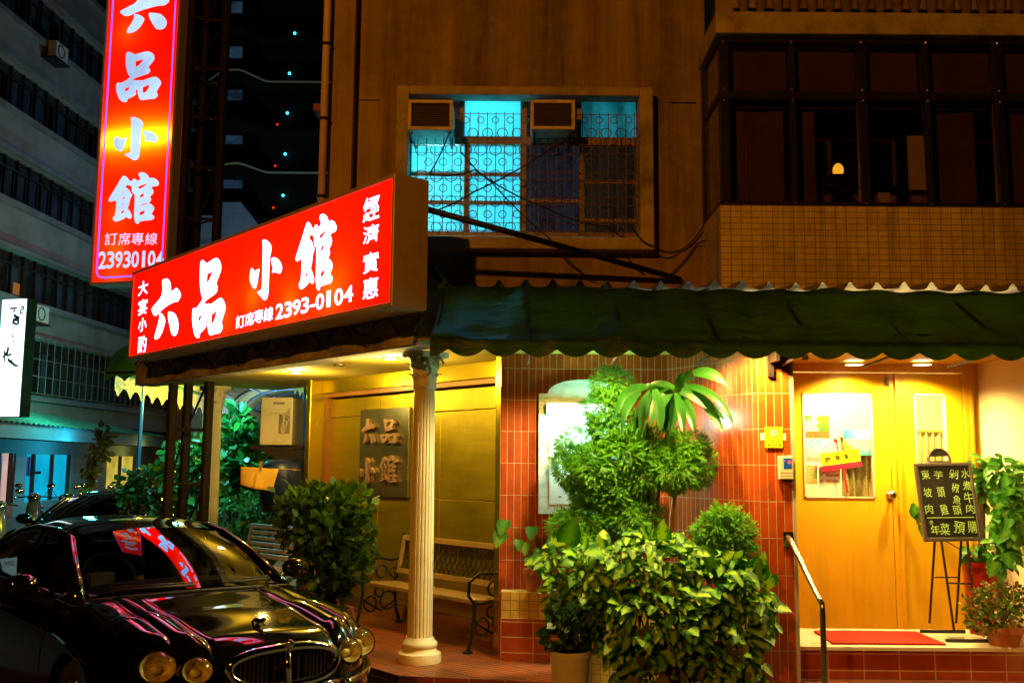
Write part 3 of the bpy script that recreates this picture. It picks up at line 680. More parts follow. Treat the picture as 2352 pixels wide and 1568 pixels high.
raw['guan'] = (VS, [zs(300, 320, 4.48, p) for p in (
 [(280,878),(325,900),(355,945),(390,955),(398,925),(420,920),(445,935),(465,955),(500,915),(475,885),(472,850),(510,835),(560,848),(598,880),(608,915),(660,908),(710,935),(735,975),(730,1005),(705,1018),(670,1020),(633,1035),(655,1060),(665,1090),(655,1120),(618,1158),(635,1185),(630,1210),(600,1235),(640,1255),(673,1295),(668,1330),(635,1378),(670,1405),(675,1430),(645,1460),(560,1465),(480,1478),(475,1508),(445,1508),(425,1480),(413,1420),(418,1300),(425,1120),(400,1115),(385,1085),(382,1018),(350,1010),(330,995),(303,1035),(340,1055),(360,1080),(362,1095),(393,1130),(385,1150),(365,1180),(350,1260),(330,1305),(360,1340),(388,1400),(380,1435),(358,1445),(330,1430),(318,1415),(270,1450),(190,1480),(155,1470),(140,1440),(150,1415),(172,1395),(182,1330),(188,1200),(140,1215),(110,1222),(88,1210),(85,1190),(130,1115),(200,1000),(255,905)],
 [(465,1025),(598,975),(540,1025),(490,1055),(468,1045)], [(492,1130),(550,1108),(530,1150),(494,1178)], [(487,1268),(545,1248),(595,1235),(580,1250),(487,1278)], [(485,1355),(560,1328),(540,1375),(515,1392),(485,1395)],
 [(255,1108),(270,1088),(295,1097)], [(263,1172),(300,1155),(298,1175),(263,1187)], [(258,1253),(287,1240),(283,1255),(258,1265)], [(250,1345),(282,1325),(288,1355),(248,1383)])])
GLY = {}
for k, (fr, P) in raw.items():
    Q = [[fr.px(x, y) for x, y in p] for p in P]
    A = np.array([q for p in Q for q in p]); lo = A.min(0); hi = A.max(0)
    Q = [[((x - lo[0]) / (hi[0] - lo[0]), (y - lo[1]) / (hi[1] - lo[1])) for x, y in p] for p in Q]
    GLY[k] = [chaikin(p, 1) for p in Q]
GM = {k: curve_mesh(v) for k, v in GLY.items()}
def fitpx(fr, x0, x1, top, bot):     # picture extents (3000 px measure) -> u0, v0, u1, v1 on the frame
    s = 1.27551; u0 = fr.px(x0 / s, (top[1] + bot[1]) / 2 / s)[0]; u1 = fr.px(x1 / s, (top[1] + bot[1]) / 2 / s)[0]
    return u0, fr.px(bot[0] / s, bot[1] / s)[1], u1, fr.px(top[0] / s, top[1] / s)[1]
def lightbox(t, fr, L, zb, zt, dep, fw, face_m, box_m):
    m = MB()
    for a in ((0, L, zb, zb + .012, -dep, -.004), (0, L, zt - .012, zt, -dep, -.004), (0, .012, zb + .012, zt - .012, -dep, -.004), (L - .012, L, zb + .012, zt - .012, -dep, -.004), (0, L, zb, zt, -dep - .012, -dep)):
        m.box(fr, *a)
    b = m.build('sign_box', box_m, t)
    m = MB()
    for a in ((0, L, zb, zb + fw), (0, L, zt - fw, zt), (0, fw, zb + fw, zt - fw), (L - fw, L, zb + fw, zt - fw)): m.box(fr, a[0], a[1], a[2], a[3], -.002, .022)
    o = m.build('face_frame', box_m, t); bevel(o, .004, 1)
    m = MB(); m.quad(fr.p(fw, zb + fw, 0), fr.p(L - fw, zb + fw, 0), fr.p(L - fw, zt - fw, 0), fr.p(fw, zt - fw, 0))
    return m.build('sign_face', face_m, t)
# --- long horizontal sign
t = thing('restaurant_sign', 'long red lightbox sign with white Chinese lettering slanting over the porch corner', 'shop sign', tuple(HS.p(HL / 2, HB, -.1)))
lightbox(t, HS, HL, HB, HT, .27, .034, red_face, sign_metal)
m = MB()
put(m, GM['liu'], HS, *fitpx(HS, 445.3, 529.5, (489.3, 815.1), (457.3, 997.1)), .006)
put(m, GM['pin'], HS, *fitpx(HS, 567.4, 663.6, (634.4, 747.4), (585.6, 990.2)), .006)
put(m, GM['xiao'], HS, *fitpx(HS, 734.4, 827.8, (773.6, 702.7), (776.5, 879.8)), .006)
put(m, GM['guan'], HS, *fitpx(HS, 868.3, 986, (945.8, 626.4), (935.3, 851.1)), .006)
m.build('shop_name', letter_white, t); m = MB()
for ch, x0, x1, y0, y1 in (('經', 1066, 1113, 570, 648), ('濟', 1066, 1112, 653, 713), ('實', 1066, 1111, 733, 800), ('惠', 1065, 1110, 808, 876)):
    put(m, text_mesh(ch, .012), HS, *fitpx(HS, x0, x1, ((x0 + x1) / 2, y0 + 6), ((x0 + x1) / 2, y1 - 2)), .006)
m.build('side_lettering', letter_white, t); m = MB()
for ch, x0, x1, y0, y1 in (('大', 407, 435, 824, 864), ('宴', 407, 433, 877, 921), ('小', 407, 431, 931, 970), ('酌', 406, 430, 984, 1032)):
    put(m, text_mesh(ch, .012), HS, *fitpx(HS, x0, x1, ((x0 + x1) / 2, y0), ((x0 + x1) / 2, y1)), .006)
m.build('side_lettering', letter_white, t); m = MB()
for ch, x0, x1, yt, yb in (('訂', 693, 719, 923, 960), ('席', 720, 746, 915, 954), ('專', 747, 773, 907, 946), ('線', 775, 802, 900, 940)):
    put(m, text_mesh(ch, .004), HS, *fitpx(HS, x0, x1, ((x0 + x1) / 2, yt), ((x0 + x1) / 2, yb)), .006)
zd = HS.px(920 / 1.27551, 905 / 1.27551)
for ch, x0, x1, yt, yb in (('2', 810, 832, 890, 934), ('3', 835, 857, 884, 929), ('9', 859, 882, 878, 922), ('3', 884, 907, 871, 917), ('-', 910, 925, 892, 899), ('0', 927, 951, 860, 907), ('1', 959, 970, 852, 899), ('0', 982, 1007, 845, 894), ('4', 1009, 1036, 838, 885)):
    put(m, text_mesh(ch, .018), HS, *fitpx(HS, x0, x1, ((x0 + x1) / 2, yt), ((x0 + x1) / 2, yb)), .006)
m.build('phone_lettering', letter_white, t)
for px, py, e in ((742, 850, 3.2), (850, 870, 3.5), (965, 835, 3.5), (660, 915, 1.5), (1000, 800, 1.2)):
    u_, v_ = HS.px(px / 1.27551, py / 1.27551); q = HS.p(u_, v_ - .05, -.13); lamp('POINT', 'sign_tube_light', q, (1, .8, .5), e * .30, .05)
# --- tall vertical sign
t = thing('restaurant_sign', 'tall vertical red lightbox sign with white Chinese lettering hung on a steel tower', 'shop sign', tuple(VS.p(VW / 2, VB, -.1)))
lightbox(t, VS, VW, VB, VT, .24, .03, red_face_hot, sign_metal)
m = MB()
put(m, GM['liu'], VS, *fitpx(VS, 310 + 205 / 4.9, 310 + 908 / 4.9, (415, -145 / 4.9), (415, 470 / 4.9)), .006)
put(m, GM['pin'], VS, *fitpx(VS, 310 + 162 / 4.9, 310 + 803 / 4.9, (410, 730 / 4.9), (410, 1450 / 4.9)), .006)
put(m, GM['xiao'], VS, *fitpx(VS, 300 + 150 / 4.48, 300 + 730 / 4.48, (400, 320 + 100 / 4.48), (400, 320 + 672 / 4.48)), .006)
put(m, GM['guan'], VS, *fitpx(VS, 300 + 83 / 4.48, 300 + 737 / 4.48, (395, 320 + 835 / 4.48), (395, 320 + 1510 / 4.48)), .006)
m.build('shop_name', letter_blue, t); m = MB()
for ch, x0, x1 in (('訂', 308, 344), ('席', 348, 383), ('專', 386, 422), ('線', 426, 462)):
    put(m, text_mesh(ch, .004), VS, *fitpx(VS, x0, x1, ((x0 + x1) / 2, 682), ((x0 + x1) / 2, 718)), .006)
for i, ch in enumerate('23930104'):
    x0 = 290 + i * 24; put(m, text_mesh(ch, .022), VS, *fitpx(VS, x0 + (7 if ch == '1' else 0), x0 + (16 if ch == '1' else 22), (x0 + 10, 737 - i * .4), (x0 + 10, 788 - i * 1.0)), .006)
m.build('phone_lettering', letter_blue, t)
m = MB(); b = .085; w = .006; cpts = []
for cx, cz, a0_ in ((b + .09, VB + b + .09, 180), (VW - b - .09, VB + b + .09, 270), (VW - b - .09, VT - b - .09, 0), (b + .09, VT - b - .09, 90)):
    for k in range(5): a = R(a0_ + 90 * k / 4); cpts.append((cx + .09 * math.cos(a), cz + .09 * math.sin(a)))
m.tube([VS.p(a, z, .004) for a, z in cpts], .011, 4, closed=True); m.build('sign_border', border_violet, t)
u_, v_ = VS.px(318 / 1.0, 312)
lamp('AREA', 'sign_tube_light', VS.p(VW * .5, v_ - .02, -.10), (1, .70, .22), 13, .95, to=VS.p(VW * .5, v_ - .02, 1), sy=.05)
for dz, e in ((-.95, .35), (-1.4, .5), (-1.75, .3), (1.35, .4), (2.0, .3)): lamp('POINT', 'sign_tube_light', VS.p(.33, v_ + dz, -.13), (.95, .75, .8), e, .06)
# --- plaque with raised copper letters on the gold wall
PL = Fr(G.p(0, 0, -.30), CEX, UP)
a = PL.px(832, 1000)[0]; b = PL.px(944, 1000)[0]; zt_ = PL.px(888, 938)[1]; zb_ = PL.px(888, 1140)[1]
m = MB(); m.box(PL, a, b, zb_, zt_, .004, .03); t = m.build('name_plaque', plaque_m); bevel(t, .004, 1)
tag(t, 'square brushed steel plaque with raised copper Chinese letters on gold wall', 'plaque')
cm_ = {k: curve_mesh(v, .018, -.028) for k, v in GLY.items()}
m = MB(); o5 = lambda x0, x1, y0, y1: fitpx(PL, 1040 + x0 / 6.03, 1040 + x1 / 6.03, (1040 + (x0 + x1) / 12.06, 1180 + y0 / 6.03), (1040 + (x0 + x1) / 12.06, 1180 + y1 / 6.03))
for k, q in (('liu', (200, 445, 265, 730)), ('pin', (540, 860, 262, 725)), ('xiao', (170, 430, 952, 1435)), ('guan', (505, 840, 910, 1440))):
    put(m, cm_[k], PL, *o5(*q), .054)
m.build('plaque_lettering', copper, t)

# ================================================================== steel tower behind the signs
t = thing('sign_tower', 'dark rusty steel lattice tower carrying the tall red sign', 'steel tower', (-3.9, 11.6, 0))
legs = [at(386, 1130, 11.45), at(421, 1130, 11.75), at(470, 1130, 11.55)]
for q in legs:
    MB().tube([(q.x, q.y, 0), (q.x, q.y, 9.2)], .055, 10).build('leg', rust_steel, t)
for z in np.arange(.95, 9.1, .62): MB().tube([(q.x, q.y, z) for q in legs], .022, 6, closed=True).build('cross_bar', rust_steel, t)
m = MB()
for i, z in enumerate(np.arange(.95, 8.9, .62)):
    a, b = (0, 1) if i % 2 else (1, 2); m.tube([(legs[a].x, legs[a].y, z), (legs[b].x, legs[b].y, z + .62)], .014, 6)
for z in (4.2, 6.4, 8.4): m.tube([(legs[0].x, legs[0].y, z), tuple(VS.p(VW - .05, z, -.25))], .03, 6); m.tube([(legs[2].x, legs[2].y, z), tuple(VS.p(VW * .5, z, -.26))], .025, 6)
m.build('brace', rust_steel, t)
# ================================================================== right awning and the corrugated canopy above it
YT_, YH = 7.20, 6.35
za_top = EYE + 1.285; za_low = EYE + .80; zh_ = EYE + .675
ax0, ax1 = -.525, 4.6
def scal(x): return .034 * abs(math.cos(math.pi * (x - ax0) / .232)) ** .8
t = thing('awning', 'dark green cloth awning with scalloped hem along the tiled shopfront', 'awning', ((ax0 + ax1) / 2, 6.8, zh_))
def aw(a, b):
    x = ax0 + (ax1 - ax0) * a; sag = .030 * math.sin(x * 5.1 + b * 6) * math.sin(b * 3.1) + .012 * math.sin(x * 17 + 3 * b) + .018 * max(0, math.sin(x * 3.3 - b * 9)) ** 3 - .022 * abs(math.sin((x - ax0) * math.pi / .62)) * math.sin(b * 3.1)
    if b < .75: k = b / .75; y = YT_ + (YH - YT_) * k + .0; z = za_top + (za_low - za_top) * (k + .10 * math.sin(math.pi * k)) ; return (x, y - sag, z + .6 * sag)
    k = (b - .75) / .25; z1 = zh_ + .062 - 1.5 * scal(x) ; return (x, YH - .015 * k + .01 * math.sin(x * 13.5) * k, za_low + (z1 - za_low) * k)
m = MB(); m.grid(aw, 420, 20)
def awl(a, b):   # left end cheek
    p = Vector(aw(0, b)); return (ax0 - .002, p.y + (YT_ - p.y) * a, p.z) if b > .001 else (ax0 - .002, YT_, za_top)
m.grid(awl, 6, 20)
m.build('awning_cloth', awning_green, t, smooth=True)
m = MB()
m.tube([(ax0 + .01, YT_ + .01, za_top - .03), (ax1, YT_ + .01, za_top - .03)], .02, 8); m.tube([(ax0 + .01, YH + .03, za_low - .01), (ax1, YH + .03, za_low - .01)], .018, 8)
for z_, y_ in ((.33, .0), (.62, 0)): m.tube([(ax0 + .01, YT_ + (YH - YT_) * z_ + .05, za_top + (za_low - za_top) * (z_ + .08) - .05), (ax1, YT_ + (YH - YT_) * z_ + .05, za_top + (za_low - za_top) * (z_ + .08) - .05)], .014, 8)
for x in np.arange(ax0 + .02, ax1, .62): m.tube([(x, YT_, za_top - .05), (x, YH + .04, za_low - .03)], .013, 6); m.tube([(x, YH + .04, za_low - .03), (x, 7.3, za_low - .06)], .010, 6)
m.build('awning_frame', dark_steel, t)
m = MB(); pit = .198
def cor(a, b):
    x = ax0 - .04 + (ax1 - ax0 + .3) * a; ph = ((x / pit) % 1.0) - .5
    hz = .058 * math.exp(-(ph / .15) ** 2) + .006 * math.sin(x * 5) + .004 * math.sin(x * 23)
    return (x, 7.185 + 1.1 * b + .006 * math.sin(x * 3.3), EYE + 1.292 + hz + .10 * b)
m.grid(cor, 420, 3)
tag(m.build('corrugated_canopy', sheet_metal, smooth=True), 'pale corrugated metal roof sheet above the green awning', 'canopy roof')
lamp('AREA', 'canopy_tube_light', (2.4, 7.5, EYE + 1.22), (1.0, .93, .70), 1.6, 3.4, to=(2.4, 7.2, 9), sy=.08)
# ---- lamps under the awning
for x_, y_, z_, e_, c_ in ((1.70, 7.0, .90, 235, (1.0, .70, .18)), (.62, 7.02, .88, 175, (1.0, .74, .22)), (3.0, 7.0, .92, 36, (1.0, .74, .26))):
    lamp('SPOT', 'awning_lamp_light', (x_, y_, EYE + z_), c_, e_, .05, to=(x_ - .02, y_ + .10, EYE - 1), spot=152, blend=.30)
# ---- recessed downlights
def downlight(px, py, z, label, e, grp, col=(1.0, .70, .22), spot=135, on=True, r=.062):
    d = ray(px, py); k = (z - EYE) / d.z; q = Vector((d.x * k, d.y * k, z))
    t = thing('downlight', label, 'ceiling lamp', tuple(q), grp)
    m = MB(); m.lathe([(r * 1.25, -.004), (r * 1.25, -.014), (r, -.018), (r, -.004)], q, 24, capb=False, capt=False); m.build('trim_ring', steel, t, smooth=False)
    m = MB(); m.lathe([(r * .98, -.006), (.001, -.012)], q, 20, capb=False, capt=False); m.build('lamp_lens', bulb_warm if on else dark_steel, t)
    if on and spot > 140: lamp('SPOT', 'downlight_beam', q - Vector((0, 0, .04)), col, e, .04, to=q - Vector((0, 0, 3)), spot=spot, blend=.8)
    elif on: lamp('POINT', 'downlight_beam', q - Vector((0, 0, .11)), col, e, .05)
    return q
downlight(1962, 833, ZA - .013, 'left recessed round downlight glowing above the wooden doors', 200, 'downlights over the door', (1.0, .70, .20), 150, r=.075)
downlight(2118, 833, ZA - .013, 'right recessed round downlight glowing above the wooden doors', 200, 'downlights over the door', (1.0, .70, .20), 150, r=.075)
downlight(897, 820, ZC - .002, 'lit porch ceiling spotlight nearest the front column', 85, 'porch ceiling spotlights', (1.0, .72, .16))
downlight(778, 836, ZC - .002, 'unlit porch ceiling spotlight between two lit ones', 0, 'porch ceiling spotlights', on=False, r=.05)
downlight(680, 853, ZC - .002, 'lit porch ceiling spotlight beside the far end of gold wall', 48, 'porch ceiling spotlights', (1.0, .72, .16))

# ================================================================== things on the front wall
FT = lambda px, py, Y: (lambda q: Fr((q.x, Y, q.z), EX, UP, (0, -1, 0)))(at(px, py, Y))
# notice board with an arched head and its own tube lamp
YN = 8.27
n0, n1, nb, nt_ = rect(1237, 905, 1440, 1180, YN); na = at(1340, 872, YN).z
t = thing('notice_board', 'white painted arched notice board lit by a tube lamp on tiled wall', 'notice board', ((n0 + n1) / 2, YN, nb))
P = [(n0, nb), (n1, nb), (n1, nt_)] + [((n0 + n1) / 2 + (n1 - n0) * .40 * math.cos(R(a)), nt_ + (na - nt_) * math.sin(R(a))) for a in range(0, 181, 12)] + [(n0, nt_)]
def prism(P, y0, y1):
    m = MB(); n = len(P); m.poly([(x, y0, z) for x, z in P]); m.poly([(x, y1, z) for x, z in P][::-1])
    for i in range(n): a, b = P[i], P[(i + 1) % n]; m.quad((a[0], y0, a[1]), (a[0], y1, a[1]), (b[0], y1, b[1]), (b[0], y0, b[1]))
    return m
board_wood = pm('notice_board_wood', (.80, .70, .52), .7, var=.3, scale=3, stretch=(2, 2, 12), dirt=.3, dscale=6, bmp=.3)
o = prism(P, YN - .03, YN).build('board_panel', board_wood, t); bevel(o, .01)
x0, x1, z0, z1 = rect(1262, 952, 1420, 1158, YN - .03)
paper = pm('menu_paper', (.86, .82, .72), .8, var=.04, scale=2)
m = MB(); m.grid(lambda a, b: (x0 + (x1 - x0) * a, YN - .034 - .012 * math.sin(b * 3.1) * (1 - a), z0 + (z1 - z0) * b), 8, 8); pp = m.build('menu_sheet', paper, t)
m = MB()
for px, py, w_, h_ in ((1273, 1040, 7, 5), (1281, 1040, 4, 5), (1286, 1108, 3, 8), (1283, 1139, 6, 3), (1275, 1080, 2, 10)):
    a, b, c, d = rect(px, py, px + w_, py + h_, YN - .05); m.wbox(a, b, YN - .047, YN - .046, c, d)
m.build('menu_print', black_iron, pp)
x0, x1, z0, z1 = rect(1255, 925, 1420, 950, YN - .12)
m = MB(); m.wbox(x0, x1, YN - .10, YN - .03, z0, z1); hd = m.build('lamp_housing', white_pot, t)
m = MB(); m.tube([(x0 + .03, YN - .12, (z0 + z1) / 2), (x1 - .02, YN - .12, (z0 + z1) / 2)], .026, 10); m.build('lamp_tube', tube_white, hd)
lamp('AREA', 'notice_lamp_light', ((x0 + x1) / 2, YN - .16, z0), (.55, 1.0, .92), 16, .5, to=((x0 + x1) / 2, YN - .10, nb), sy=.05)
lamp('POINT', 'notice_lamp_light', ((x0 + x1) / 2 + .1, YN - .22, z0 - .03), (.22, 1.0, .72), 14, .05)
# yellow alarm plate
YP = 7.296
fr = FT(1777, 1004, YP); t = thing('alarm_plate', 'yellow security sticker plate with round logo on tiled pier', 'plate', tuple(fr.o))
yel = pm('yellow_plate', (.90, .66, .0), .5, var=.03); org = pm('orange_print', (.90, .32, .02), .5); wht = pm('white_print', (.85, .80, .72), .5); blk = pm('black_print', (.02, .018, .015), .6)
m = MB(); m.box(fr, -.066, .064, -.078, .075, .0, .010); pb = m.build('plate', yel, t); bevel(pb, .003, 1)
m = MB(); m.box(fr, -.095, .09, -.02, .03, -.003, -.0005); m.build('backing_card', wht, t)
m = MB(); m.box(fr, -.030, .028, .005, .062, .0102, .0108); m.k = 1
m.ring(fr.p(-.001, .033, .0115), (0, 1, 0), .0235, .0022, 24, 4)
for a, b in (((-.014, .042), (.012, .045)), ((.012, .045), (-.012, .030)), ((-.012, .030), (.012, .021)), ((.012, .021), (-.012, .019))): m.tube([fr.p(a[0], a[1], .0115), fr.p(b[0], b[1], .0115)], .0026, 4)
m.k = 2
for i, ch in enumerate('已裝保全'): put(m, text_mesh(ch, .02), fr, -.040 + i * .021, -.036, -.025 + i * .021, -.018, .0112, 2)
for i, ch in enumerate('安全防護區'): put(m, text_mesh(ch, .02), fr, -.050 + i * .021, -.064, -.034 + i * .021, -.046, .0112, 2)
m.build('plate_print', [org, wht, blk], t)
# card reader
fr = FT(1803, 1073, YP); t = thing('card_reader', 'beige card reader box with blue label on tiled pier', 'card reader', tuple(fr.o))
cr_m = pm('beige_plastic', (.68, .56, .40), .45, var=.04); blu = pm('blue_label', (.0, .08, .55), .4, var=.1); mag = pm('magenta_label', (.9, .12, .45), .4)
m = MB(); m.box(fr, -.055, .052, -.088, .085, .0, .045); o = m.build('reader_case', cr_m, t); bevel(o, .008, 2)
m = MB(); m.box(fr, -.050, .048, -.040, -.037, .0445, .0456); m.box(fr, -.050, .048, -.062, -.060, .0445, .0456); m.build('case_groove', blk, o)
m = MB(); m.box(fr, -.022, .038, -.008, .066, .0452, .0465); m.k = 1; m.box(fr, .010, .032, .026, .05, .0466, .0472); m.box(fr, -.018, -.008, .042, .05, .0466, .0472); m.build('label', [blu, mag], t)
# bracket under the awning
m = MB(); fr = FT(1769, 835, YP); m.box(fr, -.02, .02, -.10, .07, 0, .03); m.box(fr, -.012, .012, -.0, .1, .03, .22)
t = tag(m.build('awning_bracket', dark_steel), 'dark steel awning bracket bolted near the top of tiled pier', 'bracket')
m = MB(); fr = FT(1848, 822, 7.40); m.box(fr, -.02, .02, -.02, .02, 0, .03); m.tube([fr.p(-.02, .015, .015), fr.p(-.08, .015, .015)], .008, 6); tag(m.build('hinge_box', cream_paint), 'small pale latch box at the alcove ceiling corner', 'latch')
# handrail
t = thing('handrail', 'bent stainless steel handrail descending the entrance steps', 'handrail', (2.25, 7.0, 0))
p0 = at(1814, 1238, 7.25); p1 = at(1889, 1388, 6.75)
m = MB(); m.tube([p0 + Vector((.0, .03, .012)), p0, p0 * .92 + p1 * .08, p0 * .08 + p1 * .92, p1, (p1.x, p1.y, p1.z - .04), (p1.x, p1.y, .0)], .0195, 12); o = m.build('rail_tube', steel, t); autosmooth(o, 60)
m = MB(); m.box(Fr((p0.x, 7.298, p0.z), EX, UP, (0, -1, 0)), -.035, .035, -.06, .05, 0, .012); m.build('wall_flange', steel, t)
m = MB(); m.wbox(2.16, 3.36, 7.60, 8.12, ZD + .002, ZD + .014)
x = [(at(1870, 1438, 8.1).x, 8.12), (at(2105, 1438, 8.1).x, 8.12), (at(2172, 1464, 7.56).x, 7.56), (at(1912, 1464, 7.56).x, 7.56)]
m = MB(); m.poly([(a, b, ZD + .014) for a, b in x][::-1])
for i in range(4): a, b = x[i], x[(i + 1) % 4]; m.quad((*a, ZD + .002), (*b, ZD + .002), (*b, ZD + .014), (*a, ZD + .014))
tag(m.build('door_mat', mat_red), 'red pile door mat in front of the wooden doors', 'door mat')
# ---- prints and tag on the door glass
pr = vcol('poster_print', .5, .0)
def poster(nm, px0, py0, px1, py1, fn, label, n=26):
    x0, x1, z0, z1 = rect(px0, py0, px1, py1, YD + .016); m = MB()
    def P_(a, b): return (x0 + (x1 - x0) * a, YD + .0155, z0 + (z1 - z0) * b)
    m.grid(P_, n, n); m.wbox(x0, x1, YD + .016, YD + .017, z0, z1)
    o = m.build(nm, pr); me = o.data; ca = me.color_attributes.new("print", 'FLOAT_COLOR', 'CORNER')
    cols = []
    for i, f in enumerate(me.polygons):
        if i < n * n: a = (i // n + .5) / n; b = (i % n + .5) / n; c = fn(a, b, rng.random(3))
        else: c = (.8, .8, .75)
        for _ in f.vertices: cols += [*c, 1.0]
    ca.data.foreach_set("color", np.array(cols, dtype=np.float32)); tag(o, label, 'poster', 'prints taped inside the door glass')
def mixc(a, b, k): k = min(1, max(0, k)); return tuple(x * (1 - k) + y * k for x, y in zip(a, b))
def p_fall(a, b, r):
    if b < .3: return mixc((.5, .16, .02), (.12, .07, .03), r[0] * 1.3 - .2 + (a > .3) * .2)
    if a > .52 + .06 * math.sin(b * 20): return mixc((.03, .12, .005), (.20, .34, .02), r[0] * (b * .8))
    if a < .28 and b > .65 + .2 * math.sin(a * 11): return (.06, .28, .02)
    return mixc((.80, .78, .66), (.40, .48, .36), r[0] * r[1] * 2)
def p_blue(a, b, r):
    if b > .52 + .06 * math.sin(a * 9): return mixc((.01, .22, .70), (.75, .85, .9), (r[0] - .35 + (1 - b) * .7) * (1.2 if a > .3 else .7))
    if b > .22: return mixc((.72, .58, .52), (.86, .78, .74), r[0])
    return mixc((.40, .22, .22), (.6, .42, .38), r[0])
def p_sea(a, b, r):
    if b > .62: return mixc((.0, .22, .42), (.15, .62, .62), a * 1.2 + .2 * r[0])
    if a < .3 and b < .6 - a: return mixc((.20, .16, .02), (.35, .28, .05), r[0])
    return mixc((.55, .62, .30), (.05, .50, .42), 1.0 - b * 1.7 + .3 * r[0])
def p_food(a, b, r):
    if b < .42: return mixc((.85, .80, .66), (.78, .62, .42), .5 * (r[0] > .8))
    if b < .5: return (.72, .34, .08)
    if a > .66 and .58 < b < .85: return (.18, .36, .02)
    return mixc((.62, .24, .02), (.85, .58, .30), r[0] * 1.1)
def p_menu(a, b, r):
    i, j = int(a * 12) % 3, int(b * 12) % 3
    if .35 < b < .78 and (int(a * 6) % 2 == 0 or a > .5) and int(b * 9) % 2 == 0 and 0.06 < a < .95: return mixc((.30, .16, .06), (.62, .40, .24), r[0])
    return (.86, .83, .72) if not (b < .3 and r[0] > .82) else (.6, .55, .45)
poster('waterfall_poster', 1849, 954, 1905, 1006, p_fall, 'small waterfall print highest on the left door glass')
poster('sky_poster', 1849, 1009, 1906, 1061, p_blue, 'small print of blue sky and white rocks below the waterfall print')
poster('sea_poster', 1938, 986, 2003, 1045, p_sea, 'print of turquoise sea beside the hanging open sign')
poster('dish_poster', 1850, 1068, 1878, 1143, p_food, 'narrow print of orange food lowest on the left door glass')
poster('menu_poster', 1881, 1072, 1931, 1138, p_menu, 'white menu print with small dish photos beside the food print', 36)
fr0 = FT(1931, 1056, YD - .012); an = R(8)
fr = Fr(fr0.o, (math.cos(an), 0, math.sin(an)), (-math.sin(an), 0, math.cos(an)))
t = thing('open_sign', 'yellow and red hanging tag with Chinese open lettering on door glass', 'hanging sign', tuple(fr.o))
s_ = YD / F
m = MB(); m.box(fr, -45 * s_, 45 * s_, -8 * s_, 20 * s_, 0, .006); m.k = 1; m.box(fr, -45 * s_, 45 * s_, -20 * s_, -8.2 * s_, 0, .006); o = m.build('tag_card', [yel, pm('crimson_card', (.62, .01, .07), .5)], t)
m = MB()
for i, ch in enumerate('營業中'): put(m, text_mesh(ch, .012), fr, (-12 + i * 20) * s_, 0 * s_, (-1 + i * 20) * s_, 13 * s_, .0068)
for i in range(11): m.box(fr, (-40 + i * 7.4) * s_, (-36.5 + i * 7.4) * s_, -15 * s_, -12.5 * s_, .0062, .0068)
m.k = 1; m.ring(fr.p(-29 * s_, 6 * s_, .007), (0, 1, 0), 5 * s_, .9 * s_, 16, 4); m.ring(fr.p(-29 * s_, 6 * s_, .007), (0, 1, 0), 2.6 * s_, .8 * s_, 12, 4); m.k = 2; m.box(fr, -36 * s_, -32 * s_, 7 * s_, 11 * s_, .0068, .0074)
m.build('tag_print', [blk, org, pm('green_print', (.02, .45, .05), .5)], t)
red_cord = pm('red_cord', (.75, .01, .01), .6); m = MB(); m.ball(fr.p(-4 * s_, 45 * s_, 0), .018, 10, 6); m.tube([fr.p(-4 * s_, 52 * s_, 0), fr.p(-2 * s_, 20 * s_, 0)], .006, 6); m.box(fr, 0 * s_, 5 * s_, -76 * s_, -20 * s_, .0, .004); m.build('tassel', red_cord, t)
m = MB(); m.ball(at(1930, 1001, YD - .01), (.016, .012, .014), 10, 6); m.tube([at(1930, 1001, YD - .014), fr.p(-38 * s_, 18 * s_, 0)], .002, 4); m.tube([at(1930, 1001, YD - .014), fr.p(-2 * s_, 20 * s_, 0)], .002, 4); m.build('suction_hook', wht, t)
# ---- chalkboard on its easel
YC = 7.86
t = thing('chalkboard_easel', 'black chalkboard menu with green Chinese writing on metal easel', 'chalkboard', at(2190, 1455, YC).to_tuple())
tl, tr, bl, br = at(2103, 1063, 7.98), at(2228, 1062, 7.98), at(2123, 1243, 7.84), at(2260, 1240, 7.84)
ey = ((tl + tr) / 2 - (bl + br) / 2).normalized(); ex = ((tr - tl).normalized() * .5 + (br - bl).normalized() * .5).normalized()
K = Fr(bl, ex, ey); kw = (br - bl).length * .98; kh = ((tl + tr) / 2 - (bl + br) / 2).length
fwid = .026; sk = .0
m = MB()
for a in ((0, kw, 0, fwid), (0, kw, kh - fwid, kh), (0, fwid, fwid, kh - fwid), (kw - fwid, kw, fwid, kh - fwid)): m.box(K, *a, -.02, .012)
o = m.build('board_frame', board_frame, t); bevel(o, .004, 1)
m = MB(); m.box(K, fwid, kw - fwid, fwid, kh - fwid, -.012, .0); m.build('board_face', board_black, t)
m = MB(); hw = .088
m.tube([K.p(kw * .46 + hw * math.cos(R(a)), kh + .015 + hw * 1.15 * math.sin(R(a)), -.004) for a in range(0, 181, 10)], .010, 8); m.box(K, kw * .46 - hw, kw * .46 + hw, kh, kh + .016, -.015, .008)
m.poly([K.p(kw * .46 + hw * math.cos(R(a)), kh + .015 + hw * 1.15 * math.sin(R(a)), -.006) for a in range(24, 157, 6)])
m.build('top_handle', board_frame, t)
m = MB(); random.seed(11)
def chk(ch, px, py, w_, h_):
    u_, v_ = K.px(px, py); s = .00355; put(m, text_mesh(ch, .004), K, u_ - w_ * s / 2 * (k0 := random.uniform(.85, 1.12)), v_ - h_ * s / 2 * (k1 := random.uniform(.82, 1.08)), u_ + w_ * s / 2 * k0, v_ + h_ * s / 2 * k1, .003, rot=R(random.uniform(-12, 8)))
